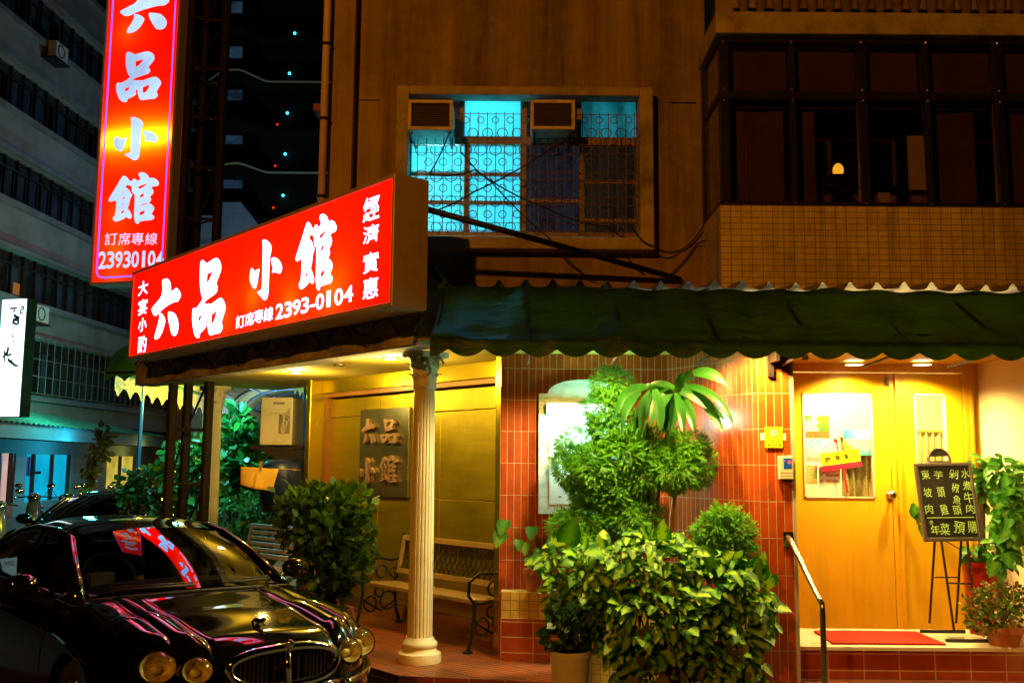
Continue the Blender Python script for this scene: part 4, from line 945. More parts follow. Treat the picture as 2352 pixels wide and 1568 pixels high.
for ch, x, y in (('東', 2123, 1090), ('坡', 2129, 1131), ('肉', 2133, 1169), ('芋', 2153, 1091), ('頭', 2160, 1131), ('雞', 2168, 1171), ('剁', 2188, 1090), ('椒', 2193, 1122), ('魚', 2197, 1149), ('頭', 2198, 1173), ('水', 2215, 1089), ('煮', 2220, 1117), ('牛', 2224, 1145), ('肉', 2229, 1170)):
    chk(ch, x - 1, y, 19, 22)
m.build('chalk_writing', chalk, t); m = MB()
for ch, x, y in (('年', 2148, 1217), ('菜', 2170, 1216), ('預', 2203, 1213), ('購', 2233, 1212)): chk(ch, x, y, 22, 25)
chk('冬', 2138, 1200, 9, 11)
u0_, v0_ = K.px(2130, 1189)
for i in range(13): m.box(K, fwid + .02 + i * (kw - .09) / 13, fwid + .05 + i * (kw - .09) / 13, v0_ - .003, v0_ + .003, .002, .003)
m.build('chalk_footer', chalk, t)
def leg(px0, py0, y0, px1, py1, y1): MB().tube([at(px0, py0, y0), at(px1, py1, y1)], .010, 8).build('leg', black_iron, t)
leg(2147, 1240, 7.96, 2135, 1430, 8.12); leg(2162, 1240, 7.86, 2192, 1452, 7.72); leg(2208, 1240, 7.96, 2196, 1430, 8.12); leg(2222, 1240, 7.86, 2242, 1452, 7.70)
m = MB(); m.tube([at(2147, 1325, 8.03), at(2203, 1325, 8.03)], .006, 6); m.tube([at(2175, 1338, 7.79), at(2232, 1340, 7.78)], .007, 6)
for a, b, c, d, y in ((2113, 1429, 2216, 1432, 8.12), (2172, 1453, 2272, 1458, 7.70)):
    q = at(a, b, y); q2 = at(c, d, y); q.z = q2.z = ZD + .014; m.tube([q, q2], .013, 8)
m.build('easel_foot', black_iron, t)
# ================================================================== upper facade: air conditioners, pipe, cables, strut
def window_ac(px0, py0, px1, py1, label):
    x0, x1, z0, z1 = rect(px0, py0, px1, py1, 7.98)
    t = thing('window_air_conditioner', label, 'air conditioner', ((x0 + x1) / 2, 8.2, z0), 'window air conditioners')
    fw = .028; m = MB(); y = 7.98
    for a in ((x0, x1, z0, z0 + fw), (x0, x1, z1 - fw, z1), (x0, x0 + fw, z0 + fw, z1 - fw), (x1 - fw, x1, z0 + fw, z1 - fw)): m.wbox(a[0], a[1], y, y + .05, a[2], a[3])
    m.wbox(x0 + .006, x1 - .006, y + .05, 8.5, z0 + .006, z1 - .006); o = m.build('case', win_ac_paint, t); bevel(o, .004, 1)
    m = MB(); m.wbox(x0 + fw, x1 - fw, y + .04, y + .052, z0 + fw, z1 - fw)
    for z in np.arange(z0 + fw + .01, z1 - fw, .018): m.box(Fr((x0 + fw, y + .03, z), (1, 0, 0), (0, .8, .6)), 0, x1 - x0 - 2 * fw, -.006, .008, 0, .002)
    m.build('louvre_grille', pm('louvre_brown', (.12, .085, .05), .6, var=.3) if 'louvre_brown' not in MATS else MATS['louvre_brown'], t)
    m = MB(); m.tube([(x0 + .03, y + .03, z0 - .02), (x0 + .03, 8.4, z0 - .02)], .012, 6); m.tube([(x1 - .03, y + .03, z0 - .02), (x1 - .03, 8.4, z0 - .02)], .012, 6); m.build('support_bracket', dark_steel, t)
window_ac(937, 229, 1040, 298, 'boxy window air conditioner at the upper left corner of grilled window')
window_ac(1219, 229, 1321, 297, 'boxy window air conditioner at the upper middle of grilled window')
t = thing('drain_pipe', 'pale pinkish drain pipe running up the left edge of facade', 'pipe', at(742, 460, 8.1).to_tuple())
a = at(750, 100, 8.08); m = MB(); m.tube([(a.x, 8.08, EYE + 1.4), (a.x, 8.08, EYE + 7)], .032, 14); o = m.build('pipe', pipe_m, t, smooth=True)
m = MB()
for py in (103, 274, 452): q = at(750, py, 8.08); m = MB(); m.tube([(a.x, 8.08, q.z - .012), (a.x, 8.08, q.z + .012)], .040, 12); m.tube([(a.x, 8.08, q.z), (a.x + .05, 8.17, q.z)], .01, 5); m.build('pipe_clip', dark_steel, t)
m = MB(); q = at(733, 246, 8.1); m.wbox(q.x - .05, q.x + .05, 8.1, 8.3, q.z - .03, q.z + .03); tag(m.build('wall_bracket', pm('red_oxide', (.30, .07, .05), .7)), 'small reddish bracket sticking out beside the drain pipe', 'bracket')
def cable(pts, r, label, grp='black cables on the facade', name='cable', sag=0.0, n=14):
    P = []
    for (a, b) in zip(pts[:-1], pts[1:]):
        for k in range(n): f = k / n; p = a.lerp(b, f); p.z -= sag * 4 * f * (1 - f); P.append(p)
    P.append(pts[-1]); m = MB(); m.tube(P, r, 6); return tag(m.build(name, black_rubber, smooth=True), label, 'cable', grp)
sp0 = HS.p(HL - .02, HT - .27, -.20)
m = MB(); m.tube([at(978, 480, 7.25), at(1562, 641, 8.25)], .024, 10); tag(m.build('sign_strut', dark_steel, smooth=True), 'black steel strut slanting from the horizontal sign to the wall', 'strut')
m = MB(); m.tube([at(978, 607, 7.3), at(1024, 655, 7.6)], .03, 10); tag(m.build('sign_strut', dark_steel, smooth=True), 'short black strut between the horizontal sign and corrugated roof', 'strut')
YK = 8.10
cable([at(1030, 310, YK), at(985, 400, YK), at(1090, 390, YK), at(1260, 480, YK), at(1395, 520, YK), at(1480, 560, 8.2)], .007, 'black cable drooping across the grilled window from the left air conditioner', sag=.03)
cable([at(1322, 300, YK), at(1260, 345, YK), at(1090, 440, YK), at(980, 490, YK)], .007, 'black cable crossing the window below the middle air conditioner', sag=.02)
cable([at(1060, 350, YK), at(1130, 420, YK), at(1260, 545, YK), at(1330, 620, 8.25), at(1370, 645, 8.25)], .006, 'thin black cable falling from window to the corrugated roof', sag=.02)
cable([at(1130, 550, 8.27), at(1080, 595, 8.27), at(1030, 636, 8.27)], .005, 'black wire slanting down left below the window surround', sag=.0)
cable([at(1395, 520, YK), at(1440, 590, 8.25), at(1480, 630, 8.27)], .005, 'short black wire below the right corner of window surround', sag=.01)
cable([at(1660, 480, 8.0), at(1615, 520, 8.25), at(1560, 575, 8.27), at(1500, 565, 8.12), at(1450, 520, YK)], .007, 'black cable bunch hanging between balcony corner and window', sag=.035)
cable([at(1660, 520, 8.0), at(1600, 560, 8.27), at(1540, 630, 8.27)], .006, 'black cable running down from the balcony corner', sag=.02)
m = MB()
for i in range(7):
    f = i / 6; P = [FB.p(FL * (f * .78 + .02 + .03 * k), ZC + .20 + .10 * math.sin(k * 1.7 + i * 2.1) - .03 * i % .1, .075 + .012 * (i % 3)) for k in range(9)]; m.tube(P, .008, 5)
P = [FB.p(FL * k / 30, ZC + .33 - .03 * abs(math.sin(k * .5)), .10) for k in range(31)]; m.tube(P, .014, 6)
tag(m.build('cable_bundle', black_rubber, smooth=True), 'tangled black cables strung along the weathered porch beam', 'cables')
# ================================================================== left olive awning behind the long sign
t = thing('awning', 'small olive barrel awning with scalloped hem beyond the left sign end', 'awning', at(300, 880, 12.3).to_tuple())
A0, A1 = at(243, 850, 12.6), at(430, 850, 12.2)
AF = Fr((A0.x, A0.y, 0), (A1 - A0).to_3d() * Vector((1, 1, 0)), UP); AL = (Vector((A1.x, A1.y)) - Vector((A0.x, A0.y))).length
az = EYE + (1060 - 862) / F * 12.5
def oa(a, b):
    u = AL * a
    if b < .8: th = b / .8 * 1.5; return AF.p(u, az + .46 * math.cos(th) * 1.0, -.62 + .62 * math.sin(th) + .01 * math.sin(u * 9))
    k = (b - .8) / .2; return AF.p(u, az + .03 - k * (.11 - .07 * abs(math.sin(math.pi * u / .30))), .0)
m = MB(); m.grid(oa, 90, 18); m.poly([oa(0, b) for b in np.linspace(0, .8, 14)] + [AF.p(0, az, -.62)]); m.poly([oa(1, b) for b in np.linspace(0, .8, 14)] + [AF.p(AL, az, -.62)])
m.build('awning_cloth', awning_olive, t, smooth=True)
m = MB(); m.tube([AF.p(0, az + .03, -.01), AF.p(AL, az + .03, -.01)], .014, 6); m.tube([AF.p(0, az, -.62), AF.p(AL, az, -.62)], .014, 6); m.build('awning_frame', dark_steel, t)
# ================================================================== arched walkway canopy beyond the porch
t = thing('walkway_canopy', 'barrel vaulted translucent walkway canopy with blue steel ribs and scalloped valance', 'canopy', (-4.6, 19, 0))
sheet = clothm('canopy_sheet', (.62, .56, .26), .6); blue_steel = pm('blue_painted_steel', (.02, .10, .20), .4, .3, var=.2)
cx0, cx1 = -5.45, -3.0
def vault(a, b):
    y = 13.6 + 13 * b; xo = -.07 * (y - 13.6); th = math.pi * (.04 + .92 * a); return (xo + (cx0 + cx1) / 2 - (cx1 - cx0) / 2 * math.cos(th), y, EYE + 1.22 + .50 * math.sin(th))
m = MB(); m.grid(vault, 16, 30)
def val(a, b): y = 13.6 + 13 * b; xo = -.07 * (y - 13.6); return (xo + cx0 + .02, y, EYE + 1.24 - a * (.36 - .13 * abs(math.sin(math.pi * y / .55))))
m.grid(val, 3, 240)
def valr(a, b): y = 13.6 + 13 * b; xo = -.07 * (y - 13.6); return (xo + cx1 - .02, y, EYE + 1.24 - a * (.30 - .10 * abs(math.sin(math.pi * y / .5))))
m.grid(valr, 3, 200); m.build('canopy_sheet', sheet, t)
m = MB()
for b in np.linspace(0, 1, 11): m.tube([Vector(vault(a, b)) - Vector((0, 0, .03)) for a in np.linspace(0, 1, 15)], .022, 6)
for a in (0, .25, .5, .75, 1): m.tube([Vector(vault(a, b)) - Vector((0, 0, .04)) for b in (0, .5, 1)], .025 if a in (0, 1) else .012, 6)
for b in np.linspace(0.1, 1, 4): q = Vector(vault(0, b)); m.tube([(q.x, q.y, 0), q], .03, 6); q = Vector(vault(1, b)); m.tube([(q.x, q.y, 0), q], .03, 6)
m.build('canopy_rib', blue_steel, t)
for b, yy in ((.10, 0), (.28, 1), (.52, 2)):
    q = Vector(vault(.5, b)) - Vector((0, 0, .12)); tt = thing('tube_lamp', ('nearest', 'second', 'farthest')[yy] + ' fluorescent tube lamp hanging under the vaulted walkway canopy', 'tube lamp', tuple(q), 'tube lamps under the walkway canopy')
    m = MB(); m.tube([q - Vector((.30, 0, .02)), q + Vector((.30, 0, -.02))], .022, 8); m.build('lamp_tube', tube_white, tt); m = MB(); m.wbox(q.x - .32, q.x + .32, q.y - .03, q.y + .03, q.z + .005, q.z + .045); m.build('lamp_housing', white_pot, tt)
lamp('POINT', 'walkway_garden_light', (-4.9, 17.2, EYE + 1.15), (1.0, .84, .02), 420, .12)
lamp('POINT', 'walkway_garden_light', (-4.0, 12.55, EYE + 1.12), (.10, .85, .85), 260, .10)  # added cyan light ahead of the vault, brightens the shrubs from the front
lamp('POINT', 'walkway_garden_light', (-4.4, 15.0, EYE + 1.2), (.10, .72, 1.0), 50, .12)
lamp('POINT', 'walkway_garden_light', (-5.2, 22.5, EYE + 1.1), (.5, .8, 1.0), 110, .12)
# outdoor air conditioner on its bracket left of the gold wall
YA = 11.35
a0x, a1x, az0, az1 = rect(598, 912, 672, 1022, YA)
t = thing('outdoor_air_conditioner', 'beige outdoor air conditioner with looped hoses on bracket beside gold wall', 'air conditioner', ((a0x + a1x) / 2, YA, az0))
m = MB(); m.wbox(a0x, a1x, YA, YA + .62, az0, az1); o = m.build('case', ac_paint, t); bevel(o, .012)
m = MB(); m.wbox(a0x + .14, a0x + .27, YA - .004, YA + .01, az1 - .08, az1 - .055); m.wbox(a0x + .10, a1x - .03, YA - .004, YA + .01, az1 - .185, az1 - .18); m.wbox(a0x + .21, a1x - .03, YA - .005, YA + .01, az0 + .13, az1 - .20); m.build('case_vent', pm('vent_dark_beige', (.22, .18, .14), .7), t)  # vent and slots in one dark beige
m = MB()
for i in range(4): m.tube([(a1x - .03, YA - .02, az1 - .12 - .03 * i), (a1x - .08 - .02 * i, YA - .03, az0 + .35), (a0x + .24 + .03 * i, YA - .02, az0 + .18 + .04 * i), (a0x + .26, YA + .0, az0 + .12)], .011, 6)
m.build('hose', pm('hose_plastic', (.50, .42, .34), .6), t)
m = MB(); fr = Fr((a0x - .12, YA + .05, az0), EX, UP, (0, -1, 0)); m.box(fr, -.0, .60, -.045, -.004, -.5, 0)
m.poly([fr.p(.10, -.05, 0), fr.p(.60, -.28, 0), fr.p(.60, -.05, 0)]); m.build('wall_bracket', rust_steel, t)
# ================================================================== benches
def bench(o, yaw, label, iron=True, L=1.72):
    t = thing('park_bench', label, 'bench', o, 'wooden benches on the porch', yaw)
    hl = L / 2
    m = MB()
    for i in range(5): y = -.21 + .078 * i; m.box(WORLD, -hl + .02, hl - .02, y, y + .058, .395 + .012 * (i == 0) * -1, .42 - .004 * i)
    s_ = m.build('seat', bench_wood, t, local=True); bevel(s_, .006, 1)
    m = MB(); bk = Fr((0, .165, .43), (1, 0, 0), (0, .20, .98)); F_ = .055
    m.box(bk, -hl + .03, hl - .03, .36, .36 + F_, -.0, .024); m.box(bk, -hl + .03, hl - .03, .04, .04 + F_, 0, .024); m.box(bk, -hl + .03, -hl + .03 + F_, .04 + F_, .36, 0, .024); m.box(bk, hl - .03 - F_, hl - .03, .04 + F_, .36, 0, .024)
    if not iron:
        for k in range(4): m.box(bk, -hl + .03 + F_, hl - .03 - F_, .11 + k * .062, .155 + k * .062, 0, .02)
    b_ = m.build('backrest', bench_wood, t, local=True); bevel(b_, .006, 1)
    if iron:
        m = MB()
        for k in range(int((L - .18) / .075)):
            u = -hl + .09 + k * .075
            m.tube([bk.p(u, .10, .012), bk.p(min(u + .16, hl - .085), .355, .012)], .005, 5); m.tube([bk.p(u, .355, .012), bk.p(min(u + .16, hl - .085), .10, .012)], .005, 5)
        m.build('back_lattice', black_iron, t, local=True)
    for s in (-1, 1):
        x = s * (hl - .01); m = MB()
        m.tube([(x, -.27, 0), (x, -.235, .14), (x, -.205, .30), (x, -.21, .39)], [.018, .015, .016, .018], 8); m.box(WORLD, x - .03, x + .03, -.30, -.24, 0, .018)
        m.build('leg', black_iron, t, local=True)
        m = MB(); m.tube([(x, .22, 0), (x, .17, .16), (x, .16, .32), (x, .17, .44), (x, .235, .74), (x, .25, .86)], [.018, .015, .016, .02, .017, .013], 8); m.box(WORLD, x - .03, x + .03, .19, .25, 0, .018)
        m.build('leg', black_iron, t, local=True)
        m = MB(); m.tube([(x, -.21, .39), (x, -.27, .46), (x, -.26, .57), (x, -.16, .63), (x, .0, .625), (x, .12, .60), (x, .20, .62)], .014, 8)
        for c, r in (((x, -.12, .20), .07), ((x, .08, .22), .085), ((x, -.02, .31), .05), ((x, .0, .50), .06), ((x, .14, .48), .045)): m.ring(c, (1, 0, 0), r, .009, 16, 6)
        m.tube([(x, -.22, .25), (x, .0, .13), (x, .17, .22)], .011, 6); m.tube([(x, -.21, .39), (x, .17, .39)], .014, 6); m.build('armrest', black_iron, t, local=True)
    return t
# canted-face yaw: the bench looks out along the porch normal
YAW = math.atan2(-DY, -DX)
bc = Vector((-.333, 8.38, 0)) + Vector((DX, DY, 0)) * .85 + Vector((.758, .652, 0)) * .26
bench((bc.x, bc.y, ZP), YAW, 'wooden bench with iron lattice back in front of the gold wall')
b2 = at(672, 1330, 10.75)
bench((b2.x - .25, 10.9, ZP), YAW + .1, 'slatted wooden bench half hidden behind the potted bush', iron=False)

# ================================================================== plants
def quads(n): return None
T_LEAF = ([(0, 0, 0), (-.34, .28, .05), (0, .30, -.02), (.34, .28, .05), (-.36, .60, .04), (0, .62, -.03), (.36, .60, .04), (0, 1, -.06)], [(0, 2, 1), (0, 3, 2), (1, 2, 5, 4), (2, 3, 6, 5), (4, 5, 7), (5, 6, 7)])
T_BROAD = ([(0, 0, 0), (-.30, -.10, .03), (-.44, .14, .07), (0, .16, -.01), (.44, .14, .07), (.30, -.10, .03), (-.42, .42, .07), (0, .45, -.03), (.42, .42, .07), (-.24, .74, .02), (0, .76, -.08), (.24, .74, .02), (0, 1.04, -.16)],
           [(0, 1, 2, 3), (0, 3, 4, 5), (2, 6, 7, 3), (3, 7, 8, 4), (6, 9, 10, 7), (7, 10, 11, 8), (9, 12, 10), (10, 12, 11)])
T_FINE = ([(0, 0, 0), (-.16, .45, .02), (0, 1, -.05), (.16, .45, .02)], [(0, 3, 2, 1)])
T_FROND = None
def mk_frond():     # one feathery spray: a fan of narrow leaflets
    V, Fs = [], []
    for i in range(9):
        y0 = .10 + .09 * i; s = -1 if i % 2 else 1; an = s * R(52 - 3.2 * i); L = .34 - .018 * i; w = .055
        d = np.array([math.sin(an), math.cos(an)]); p = np.array([-d[1], d[0]]); n = len(V)
        for q, z in ((np.array([0, y0]), 0), (np.array([0, y0]) + d * L * .45 + p * w, .02), (np.array([0, y0]) + d * L, -.10), (np.array([0, y0]) + d * L * .45 - p * w, .02)): V.append((q[0], q[1], z))
        Fs.append((n, n + 3, n + 2, n + 1))
    n = len(V); V += [(0, .75, 0), (-.06, .95, .0), (0, 1.15, -.12), (.06, .95, 0)]; Fs.append((n, n + 3, n + 2, n + 1)); return V, Fs
T_FROND = mk_frond()
def leaves(name, tmpl, P, Dv, Nv, size, mats, parent, split=None, smooth=False):
    V = np.array(tmpl[0]); P = np.asarray(P, float); Dv = np.asarray(Dv, float); Nv = np.asarray(Nv, float); size = np.asarray(size, float)
    Dv /= np.linalg.norm(Dv, axis=1)[:, None] + 1e-9; X = np.cross(Dv, Nv); X /= np.linalg.norm(X, axis=1)[:, None] + 1e-9; Z = np.cross(X, Dv)
    A = P[:, None, :] + size[:, None, None] * (V[None, :, 0, None] * X[:, None, :] + V[None, :, 1, None] * Dv[:, None, :] + V[None, :, 2, None] * Z[:, None, :])
    n = len(V); N = len(P); allv = A.reshape(-1, 3); fs = [tuple(i * n + k for k in f) for i in range(N) for f in tmpl[1]]
    me = bpy.data.meshes.new(name); me.from_pydata(allv.tolist(), [], fs); me.materials.append(mats)
    lay = me.uv_layers.new(name="UVMap"); li = np.array([k for f in fs for k in f]) % n; lay.data.foreach_set("uv", V[li][:, :2].astype(np.float32).ravel())
    me.polygons.foreach_set("use_smooth", [True] * len(me.polygons)); me.update()
    o = bpy.data.objects.new(name, me); setup(o, parent, False); return o
def unit(n): a = rng.normal(size=(n, 3)); return a / np.linalg.norm(a, axis=1)[:, None]
def cloud(lobes, n, inner=.55):
    """points spread through ellipsoid lobes (centre, radii), denser near the surface, with outward directions"""
    vol = np.array([r[0] * r[2] + r[0] * r[1] for c, r in lobes]); cnt = (vol / vol.sum() * n).astype(int) + 1; P, O = [], []
    for (c, r), k in zip(lobes, cnt):
        u = unit(k); rad = inner + (1 - inner) * rng.random(k) ** .6; rad *= 1 + .10 * np.sin(u[:, 0] * 7 + u[:, 2] * 5)
        P.append(np.array(c) + u * rad[:, None] * np.array(r)); O.append(u)
    return np.vstack(P), np.vstack(O)
def plobe(px, py, Y, rx, ry, dep=.85):
    c = at(px, py, Y); return (tuple(c), (rx / F * Y, (rx + ry) / 2 / F * Y * dep, ry / F * Y))
def pot(c, r0, r1, h, m_, parent, rim=.02, name='pot'):
    mb = MB(); mb.lathe([(r0, 0), (r0 + (r1 - r0) * .5, h * .5), (r1, h - .045), (r1 + rim, h - .042), (r1 + rim, h), (r1 - .012, h), (r1 - .02, h - .05)], c, 32, capt=False); o = mb.build(name, m_, parent); autosmooth(o, 35)
    mb = MB(); mb.lathe([(r1 - .015, h - .035), (.001, h - .02)], c, 24, capb=False, capt=False); mb.build('potting_soil', soil, parent); return o
ficus_l = leafm('ficus_leaf', [(.035, .09, .008), (.06, .15, .012), (.11, .20, .02)], rough=.35)
aralia_l = leafm('feathery_leaf', [(.05, .20, .006), (.10, .38, .012), (.20, .52, .02)], rough=.5, trans=.45)
drac_l = leafm('long_leaf', [(.014, .09, .008), (.03, .14, .014)], rough=.34, trans=.35)
syng_l = leafm('arrow_leaf', [(.42, .72, .02), (.22, .54, .015), (.54, .76, .05), (.09, .34, .01), (.34, .64, .02)], edge=(.012, .13, .008), rough=.55, trans=.3)
pothos_l = leafm('pothos_leaf', [(.05, .22, .02), (.10, .32, .04), (.20, .42, .05)], edge=(.04, .20, .02), rough=.35, trans=.35)
dark_l = leafm('dark_leaf', [(.015, .05, .008), (.03, .09, .015), (.05, .13, .02)], rough=.4)
garden_l = leafm('garden_leaf', [(.02, .10, .03), (.04, .17, .03), (.08, .24, .03)], rough=.3)
small_l = leafm('small_leaf', [(.04, .10, .01), (.09, .17, .02), (.25, .10, .02)], rough=.45)
# potted bush by the bench
Y = 8.75; c = at(757, 1400, Y); t = thing('potted_bush', 'dense dark green bush in a terracotta pot between the benches', 'potted plant', (c.x, Y, ZP))
pot((c.x, Y, ZP), .13, .19, .30, terracotta, t)
L_ = [plobe(*q) for q in ((700, 1165, Y, 55, 42), (745, 1160, Y, 60, 45), (800, 1165, Y, 50, 48), (690, 1215, Y + .1, 50, 50), (750, 1225, Y - .1, 65, 60), (805, 1235, Y, 48, 55), (735, 1290, Y, 52, 50), (785, 1300, Y - .05, 55, 55), (760, 1345, Y, 45, 28))]
P, O = cloud(L_, 2600, .6); P = P + O * (rng.random((len(P), 1)) > .9) * rng.uniform(.0, .12, (len(P), 1)); Dn = O * .8 + unit(len(P)) * .5 + np.array([0, 0, .35]); leaves('foliage', T_LEAF, P, Dn, O + unit(len(P)) * .5 + np.array([0, 0, .3]), rng.uniform(.05, .10, len(P)), ficus_l, t)
m = MB()
for i in range(7): a = rng.normal(0, .05, 2); b = rng.normal(0, .16, 2); m.tube([(c.x + a[0], Y + a[1], ZP + .28), (c.x + (a[0] + b[0]) / 2, Y + (a[1] + b[1]) / 2, ZP + .6), (c.x + b[0], Y + b[1], ZP + 1.0)], [.012, .009, .005], 6)
m.build('stem', dark_bark, t)
# planter wall under the tiled wall
t = tag(MB().wall((-.06, 8.12), (.46, 8.03), ZP, EYE - 1.21).wall((.46, 8.03), (1.82, 7.44), 0, EYE - 1.21 - .35).build('planter_wall_base', red_step), None, None)
bpy.data.objects.remove(t)
t = thing('planter_wall', 'low planter wall faced with small yellow tiles over red tiles', 'planter', (.8, 7.9, 0))
PW = [(-.07, 8.12), (.50, 8.02), (1.80, 7.40)]
m = MB(); m.wall(PW[0], PW[1], EYE - 1.205, EYE - 1.005); m.wall(PW[1], PW[2], .0, EYE - 1.005); m.poly([(PW[0][0], PW[0][1], EYE - 1.005), (PW[1][0], PW[1][1], EYE - 1.005), (PW[2][0], PW[2][1], EYE - 1.005), (1.79, 7.52, EYE - 1.005), (1.3, 8.29, EYE - 1.005), (-.07, 8.29, EYE - 1.005)], [(x * 1.0, y * 1.0) for x, y in (PW[0], PW[1], PW[2], (1.79, 7.5), (1.3, 8.29), (-.07, 8.29))]); m.build('yellow_tile_band', yellow_tile, t)
m = MB(); m.wall((-.07, 8.10), (.50, 8.00), ZP - .2, EYE - 1.205); m.quad((-.07, 8.10, EYE - 1.205), (.5, 8.0, EYE - 1.205), (.5, 8.1, EYE - 1.205), (-.07, 8.2, EYE - 1.205)); m.build('red_tile_base', red_step, t)
# feathery tree
Y = 7.75; c = at(1440, 1290, Y)
t = thing('feathery_shrub', 'large cloud shaped feathery shrub in front of the lit notice board', 'shrub', (c.x, Y, EYE - 1.0))
L_ = [plobe(*q) for q in ((1405, 888, Y, 44, 42), (1390, 940, Y, 48, 42), (1412, 985, Y, 62, 44), (1335, 1028, Y + .05, 55, 48), (1312, 1070, Y, 40, 48), (1375, 1075, Y - .1, 62, 50), (1440, 1040, Y - .1, 66, 50), (1505, 1030, Y, 60, 55), (1572, 1035, Y - .1, 52, 42), (1600, 1068, Y - .05, 36, 44), (1545, 1075, Y - .15, 60, 48), (1470, 1095, Y - .1, 44, 38), (1400, 1130, Y - .05, 70, 40), (1345, 1120, Y, 40, 40), (1360, 1195, Y, 72, 40), (1445, 1185, Y - .05, 66, 46), (1300, 1212, Y, 36, 34), (1335, 1235, Y - .1, 40, 26))]
P, O = cloud(L_, 24000, .70); Dn = O * .7 + unit(len(P)) * .45 + np.array([0, -.1, -.22]); leaves('foliage', T_FROND, P, Dn, O + np.array([0, -.2, .8]) + unit(len(P)) * .35, rng.uniform(.035, .068, len(P)), aralia_l, t)
m = MB()
for pts in (((1502, 1250), (1506, 1180), (1499, 1120), (1480, 1060)), ((1541, 1250), (1543, 1190), (1549, 1140), (1556, 1080)), ((1430, 1270), (1420, 1180), (1400, 1080), (1400, 930))): m.tube([at(x, y, Y + .05) for x, y in pts], [.021, .019, .017, .012], 8)
m.build('trunk', bark, t)
Y = 7.15; c = at(1665, 1300, Y); t = thing('feathery_shrub', 'small drooping feathery shrub beside the tiled pier right of planter', 'shrub', (c.x, Y, EYE - 1.0))
L_ = [plobe(*q) for q in ((1662, 1188, Y, 34, 24), (1640, 1222, Y, 46, 34), (1685, 1225, Y, 42, 40), (1655, 1262, Y, 50, 36), (1698, 1275, Y, 38, 38), (1640, 1300, Y, 40, 30), (1690, 1318, Y, 40, 30))]
P, O = cloud(L_, 6500, .66); Dn = O * .7 + unit(len(P)) * .45 + np.array([0, -.1, -.3]); leaves('foliage', T_FROND, P, Dn, O + np.array([0, -.2, .8]) + unit(len(P)) * .35, rng.uniform(.035, .065, len(P)), aralia_l, t)
m = MB(); m.tube([at(1668, 1400, Y), at(1666, 1300, Y), at(1662, 1200, Y)], .014, 6); m.build('trunk', dark_bark, t)
# long leaved plant
t = thing('long_leaf_plant', 'plant with long glossy drooping leaves above the feathery shrub', 'plant', (at(1500, 1250, 7.6).x, 7.6, EYE - 1.0))
m = MB()
def ribbon(px0, py0, pxm, pym, px1, py1, wpx, Y0=7.55, dy=-.12):
    a, b, c = at(px0, py0, Y0), at(pxm, pym, Y0 + dy * .7), at(px1, py1, Y0 + dy)
    w = wpx / F * Y0 * .5
    def fn(u, v):
        p = a * (1 - v) ** 2 + b * 2 * v * (1 - v) + c * v * v; tng = ((b - a) * (1 - v) + (c - b) * v).normalized(); sd = tng.cross(Vector((0, -1, .25))).normalized()
        ww = w * (math.sin(math.pi * min(1, .10 + v * .9)) ** .75) * (1 - .15 * v); s = (u - .5) * 2; return p + sd * s * ww + Vector((0, -1, .3)) * (.22 * ww * abs(s))
    m.grid(fn, 4, 10)
ls = [(1556, 896, 1560, 872, 1567, 855, 22), (1560, 890, 1572, 862, 1590, 850, 18), (1597, 864, 1632, 846, 1672, 888, 30), (1556, 893, 1580, 868, 1600, 864, 10), (1558, 892, 1649, 884, 1688, 981, 20), (1558, 900, 1608, 905, 1667, 966, 28), (1600, 915, 1642, 950, 1659, 992, 24), (1560, 900, 1588, 935, 1594, 994, 28), (1552, 902, 1546, 940, 1545, 989, 26), (1556, 905, 1570, 950, 1568, 996, 22), (1546, 900, 1505, 915, 1495, 976, 34), (1542, 898, 1475, 915, 1480, 985, 30),
      (1530, 894, 1470, 898, 1456, 1002, 28), (1490, 903, 1470, 940, 1474, 1000, 24), (1480, 892, 1430, 890, 1412, 960, 28), (1470, 900, 1436, 915, 1428, 985, 24), (1545, 892, 1500, 880, 1460, 892, 14), (1550, 890, 1520, 872, 1490, 884, 16), (1500, 900, 1520, 940, 1516, 992, 28), (1545, 903, 1530, 950, 1530, 1000, 24)]
for q in ls: ribbon(q[0] + random.uniform(-10, 8), q[1] + random.uniform(-8, 12), *q[2:], Y0=(7.52 if q[0] > 1500 else 7.30) + random.uniform(-.06, .06), dy=random.uniform(-.22, -.02))
m.build('foliage', drac_l, t, smooth=True)
m = MB(); m.tube([at(1500, 1260, 7.65), at(1520, 1050, 7.65), at(1552, 905, 7.55)], .014, 6); m.tube([at(1490, 1250, 7.65), at(1490, 1050, 7.65), at(1482, 905, 7.5)], .013, 6); m.build('stem', dark_bark, t)
# arrow-leaf mass
Y = 7.05; c = at(1500, 1568, Y)
t = thing('arrow_leaf_plant', 'broad mass of variegated arrow shaped leaves spilling over the planter', 'plant', (c.x, Y, 0))
L_ = [plobe(*q) for q in ((1300, 1300, Y + .25, 60, 55), (1390, 1320, Y + .1, 95, 75), (1500, 1300, Y, 110, 75), (1620, 1340, Y, 105, 80), (1710, 1400, Y, 70, 85), (1310, 1365, Y + .15, 56, 55), (1435, 1430, Y, 72, 90), (1520, 1420, Y - .1, 120, 100), (1640, 1470, Y - .05, 100, 100), (1478, 1545, Y, 66, 80), (1560, 1560, Y - .1, 110, 90), (1690, 1550, Y, 60, 80))]
P, O = cloud(L_, 2300, .72); keep = (O[:, 1] < .35); P, O = P[keep], O[keep]
Dn = O * .55 + np.array([0, -.35, -.45]) + unit(len(P)) * .5; leaves('foliage', T_BROAD, P, Dn, O * .5 + np.array([0, -.9, .65]) + unit(len(P)) * .35, rng.uniform(.045, .075, len(P)) + .07 * rng.random(len(P)) ** 2, syng_l, t)
